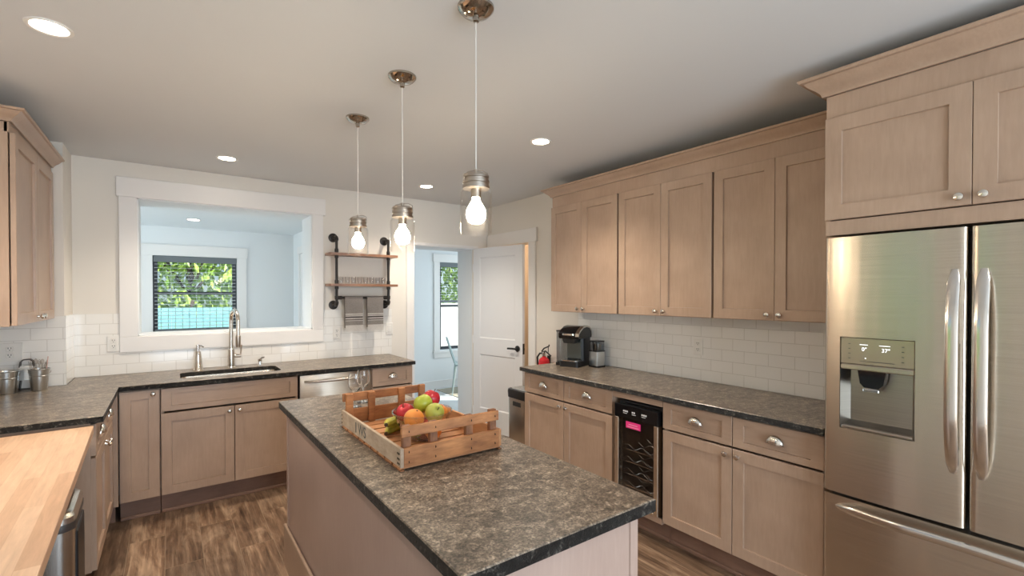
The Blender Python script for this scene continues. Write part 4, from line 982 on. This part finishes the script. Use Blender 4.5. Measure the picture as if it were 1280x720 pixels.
BX, BYY, BZZ = 0.832, 1.760, CZ+0.0122
bw = thing('glass_bowl', 'clear glass bowl heaped with fruit inside the crate', 'bowl', (BX, BYY, BZZ))
MB().lathe([(r_*1.02, z_*1.145) for r_, z_ in ((0.0, 0.0), (0.052, 0.0), (0.058, 0.004), (0.075, 0.022), (0.098, 0.055), (0.112, 0.084), (0.1165, 0.094), (0.119, 0.0955), (0.120, 0.098), (0.118, 0.100), (0.114, 0.098), (0.107, 0.083), (0.093, 0.055), (0.070, 0.025), (0.053, 0.008), (0.0, 0.006))], seg=48, cap=False).build('bowl_wall', 'bowlglass', bw)
def apple(loc, r, m, label, rot=(0, 0, 0), cat='apple', squash=0.92, name='apple', group=None):
    t = thing(name, label, cat, loc, 0, group); t.rotation_euler = rot
    prof = []
    for i in range(25):
        a = PI*i/24; rr = r*(math.sin(a))*(1.0 + 0.06*math.cos(a)); z = -r*squash*math.cos(a)
        top = math.exp(-((rr/(r*0.28))**2)); z -= (0.24*r*top if z > 0 else -0.14*r*top); prof.append((rr, z))
    MB().lathe(prof, seg=28, cap=False).build('flesh', m, t)
    MB().tube([(0, 0, r*0.60), (0.002, 0.001, r*0.85), (0.006, 0.002, r*1.05)], [0.0022, 0.0017, 0.0024], 7).build('stem', 'stem', t)
def orange(loc, r, label, rot=(0.4, 0.2, 0)):
    t = thing('orange', label, 'orange', loc); t.rotation_euler = rot
    MB().sphere((0, 0, 0), r, 28, 18, scale=(1, 1, 0.95)).build('peel', 'orange', t)
    MB().lathe([(0.0, r*0.955), (0.004, r*0.955), (0.0045, r*0.94)], seg=8).build('navel', 'stem', t)
FR = 0.037
orange((0.772, 1.708, 1.026), 0.040, 'orange resting on the near left rim of the glass bowl')
orange((0.917, 1.775, 1.015), 0.036, 'orange on the right side of the bowl behind the front green apple')
orange((0.850, 1.700, 0.968), 0.034, 'orange low in the bowl, seen between the crate slats')
apple((0.782, 1.815, 1.030), 0.038, 'redapple', 'red apple at the left of the bowl behind the orange', (0.3, -0.5, 0))
apple((0.914, 1.842, 1.066), 0.038, 'redapple', 'red apple at the top right back of the fruit heap', (0.2, 0.4, 0.5))
apple((0.843, 1.778, 1.066), 0.039, 'greenapple', 'green apple on the very top of the fruit heap', (-0.35, -0.3, 0))
def pear(loc, r, label, rot):
    t = thing('pear', label, 'pear', loc); t.rotation_euler = rot
    MB().lathe([(0.0, -r*0.93), (r*0.3, -r*0.97), (r*0.7, -r*0.75), (r*0.97, -r*0.25), (r*0.98, r*0.15), (r*0.82, r*0.6), (r*0.6, r*0.95), (r*0.42, r*1.15), (r*0.2, r*1.25), (0.0, r*1.24)], seg=26, cap=False).build('flesh', 'greenapple', t)
    MB().tube([(0, 0, r*1.2), (0.003, 0, r*1.4), (0.008, 0, r*1.55)], 0.002, 7).build('stem', 'stem', t)
apple((0.858, 1.700, 1.040), 0.0385, 'pear', 'yellow-green apple at the front right of the bowl', (0.9, -0.6, 0.4), squash=0.98)
apple((0.80, 1.76, 0.968), 0.034, 'greenapple', 'green apple buried at the bottom of the bowl')
apple((0.860, 1.79, 0.970), 0.034, 'redapple', 'red apple buried at the bottom of the bowl')
def banana(loc, rz, label, tilt=0.0, L=0.20):
    t = thing('banana', label, 'banana', loc, rz, 'bananas beside the bowl'); t.rotation_euler = (tilt, 0, rz)
    pts = []; rr = []; R_ = 0.13
    for i in range(19):
        u = i/18; a = (u-0.5)*L/R_; pts.append((R_*math.sin(a), R_*(1-math.cos(a)), 0.0))
        rr.append(0.0175*min(1, (0.30 + 3.2*min(u, 1-u))) if 0.05 < u < 0.95 else 0.0065)
    MB().tube(pts, rr, 9).build('peel', 'banana', t)
    MB().tube([pts[-1], (pts[-1][0]+0.012, pts[-1][1]+0.01, 0)], [0.006, 0.0075], 7).sphere(pts[0], 0.0062, 8, 6).build('tips', 'stem', t)
banana((0.788, 1.915, CZ+0.031), math.radians(200), 'lower green-yellow banana, lying flat on the crate floor left of the bowl')
banana((0.768, 1.888, CZ+0.066), math.radians(206), 'upper green-yellow banana, leaning on another banana left of the bowl', 0.25)

# wine glasses
def wine_glass(x, y, label, k=1.0):
    t = thing('wine_glass', label, 'glass', (x, y, 0.9155))
    MB().lathe([(0.0, 0.0), (0.034, 0.0), (0.035, 0.002), (0.02, 0.005), (0.006, 0.010), (0.0, 0.012)], seg=28, cap=False).build('foot', 'crystal', t)
    MB().lathe([(0.006, 0.009), (0.0038, 0.02), (0.0036, 0.07), (0.0055, 0.082)], seg=12).build('stem', 'crystal', t)
    MB().lathe([(0.0, 0.080), (0.010, 0.083), (0.024, 0.094), (0.033, 0.112), (0.0355, 0.132), (0.034, 0.155), (0.0295, 0.180), (0.028, 0.180), (0.0325, 0.155), (0.034, 0.132), (0.0315, 0.113), (0.023, 0.097), (0.0, 0.083)], seg=32, cap=False).build('cup', 'crystal', t)
wine_glass(0.795, 2.50, 'stemmed wine glass behind the crate, left of the two')
wine_glass(0.868, 2.585, 'stemmed wine glass behind the crate, right of the two')

# ------------------------------------------------------------------ metal buckets in the left corner
def bucket(loc, label, r0, r1, h):
    t = thing('metal_bucket', label, 'bucket', loc)
    MB().lathe([(0.0, 0.004), (r0-0.003, 0.004), (r0-0.002, 0.0), (r0, 0.001), (r0+0.002, 0.006), (r0*0.35+r1*0.65, h*0.66), (r0*0.35+r1*0.65+0.003, h*0.68), (r0*0.33+r1*0.67, h*0.70), (r1, h-0.004), (r1+0.003, h-0.002), (r1+0.002, h), (r1-0.002, h), (r1-0.003, h-0.004), (r0-0.001, 0.008), (0, 0.008)], seg=32, cap=False).build('pail', 'galv', t)
    MB().tube([((r1+0.002)*math.cos(a), 0.012+0.35*r1*math.sin(a), h*0.86 - 0.55*r1*math.sin(a)) for a in [PI*i/16 for i in range(17)]], 0.0018, 6).build('bail', 'pewter', t)
    return t
bucket((-0.792, 4.085, 0.9155), 'small galvanised bucket cut by the left frame edge', 0.043, 0.055, 0.135)
bucket((-0.655, 4.115, 0.9155), 'small galvanised bucket holding clear plastic cutlery', 0.036, 0.050, 0.135)
M['clear_plastic'] = glass_mat('clear_plastic', (0.86, 0.84, 0.82), 1.5, 1.6)
for i in range(9):
    a = i*0.7; x, y = -0.655 + 0.022*math.cos(a), 4.115 + 0.022*math.sin(a)
    f = thing('plastic_fork', 'clear plastic cutlery piece standing in the right metal bucket', 'cutlery', (x, y, 0.926), a, 'clear plastic cutlery in the bucket')
    f.rotation_euler = (0.0, 0.10 + 0.02*(i % 3), a)
    hh = 0.135 + 0.006*(i % 4)
    MB().box(-0.002, 0.002, -0.004, 0.004, 0.0, hh, 0.0008).build('handle', 'clear_plastic', f)
    MB().sphere((0, 0, hh+0.016), 0.018, 12, 8, scale=(0.16, 0.55, 1.0)).build('head', 'clear_plastic', f)
sw_ = thing('straw', 'thin reddish straw leaning out of the cutlery bucket', 'straw', (-0.632, 4.105, 0.925)); sw_.rotation_euler = (0.0, 0.10, 0)
MB().tube([(0, 0, 0), (0, 0, 0.20)], 0.0022, 7).build('tube', plain('rosy_straw', (0.62, 0.36, 0.30), 0.4), sw_)
cd = thing('caddy_stand', 'flared steel carrier on black legs between the two buckets', 'caddy', (-0.722, 4.206, 0.9155))
lg = MB()
for s in (-1, 1): lg.sweep([(s*0.036, 0, 0.0), (s*0.026, 0, 0.09)], (0, 1, 0), [(0.02, 0.003), (-0.02, 0.003), (-0.02, -0.003), (0.02, -0.003)])
lg.box(-0.036, 0.036, -0.02, 0.02, 0.0, 0.004).build('legs', 'black', cd)
MB().rings([[(x*0.054, y*0.030, 0.060) for x, y in ((-1, -1), (1, -1), (1, 1), (-1, 1))], [(x*0.034, y*0.024, 0.125) for x, y in ((-1, -1), (1, -1), (1, 1), (-1, 1))], [(x*0.028, y*0.022, 0.150) for x, y in ((-1, -1), (1, -1), (1, 1), (-1, 1))]]).build('saddle', 'galv', cd)
MB().sweep([(-0.034, 0, 0.140), (-0.030, 0, 0.172), (-0.018, 0, 0.186), (0.012, 0, 0.188), (0.026, 0, 0.176), (0.030, 0, 0.140)], (0, 1, 0), [(0.018, 0.003), (-0.018, 0.003), (-0.018, -0.003), (0.018, -0.003)]).build('grip', 'rubber', cd)

# ------------------------------------------------------------------ chair and rug beyond the doorway
rg = MB().box(3.43, 4.55, 5.7, 6.74, 0.001, 0.010, 0.002).build('rug', 'rug'); tag(rg, 'beige rug on the pale floor beyond the doorway', 'rug')
ch = thing('metal_chair', 'pale mint metal chair standing on the rug beyond the doorway', 'chair', (3.69, 6.25, 0.0112), math.radians(61))
MB().rings([at_z(rrect(-0.18, 0.18, -0.18, 0.18, 0.05, 5), 0.435, 0.98), at_z(rrect(-0.18, 0.18, -0.18, 0.18, 0.05, 5), 0.44, 1.0), at_z(rrect(-0.18, 0.18, -0.18, 0.18, 0.05, 5), 0.455, 0.99)]).build('seat', 'mint', ch)
for sx in (-1, 1):
    for sy in (-1, 1):
        MB().sweep([(sx*0.215, sy*0.215, 0.0), (sx*0.185, sy*0.185, 0.25), (sx*0.165, sy*0.165, 0.436)], (1, 0, 0), ell(0.02, 0.014, 10), scales=[(0.6, 0.6), (0.9, 0.9), (1.25, 1.25)]).build('leg', 'mint', ch)
bk = [(-0.16, 0.165, 0.44), (-0.175, 0.225, 0.62), (-0.165, 0.275, 0.78), (-0.11, 0.297, 0.845), (0, 0.302, 0.855), (0.11, 0.297, 0.845), (0.165, 0.275, 0.78), (0.175, 0.225, 0.62), (0.16, 0.165, 0.44)]
MB().tube(bk, 0.011, 10).build('back_hoop', 'mint', ch)
MB().sweep([(0, 0.17, 0.45), (0, 0.23, 0.64), (0, 0.299, 0.85)], (1, 0, 0), ell(0.055, 0.003, 10)).build('back_splat', 'mint', ch)
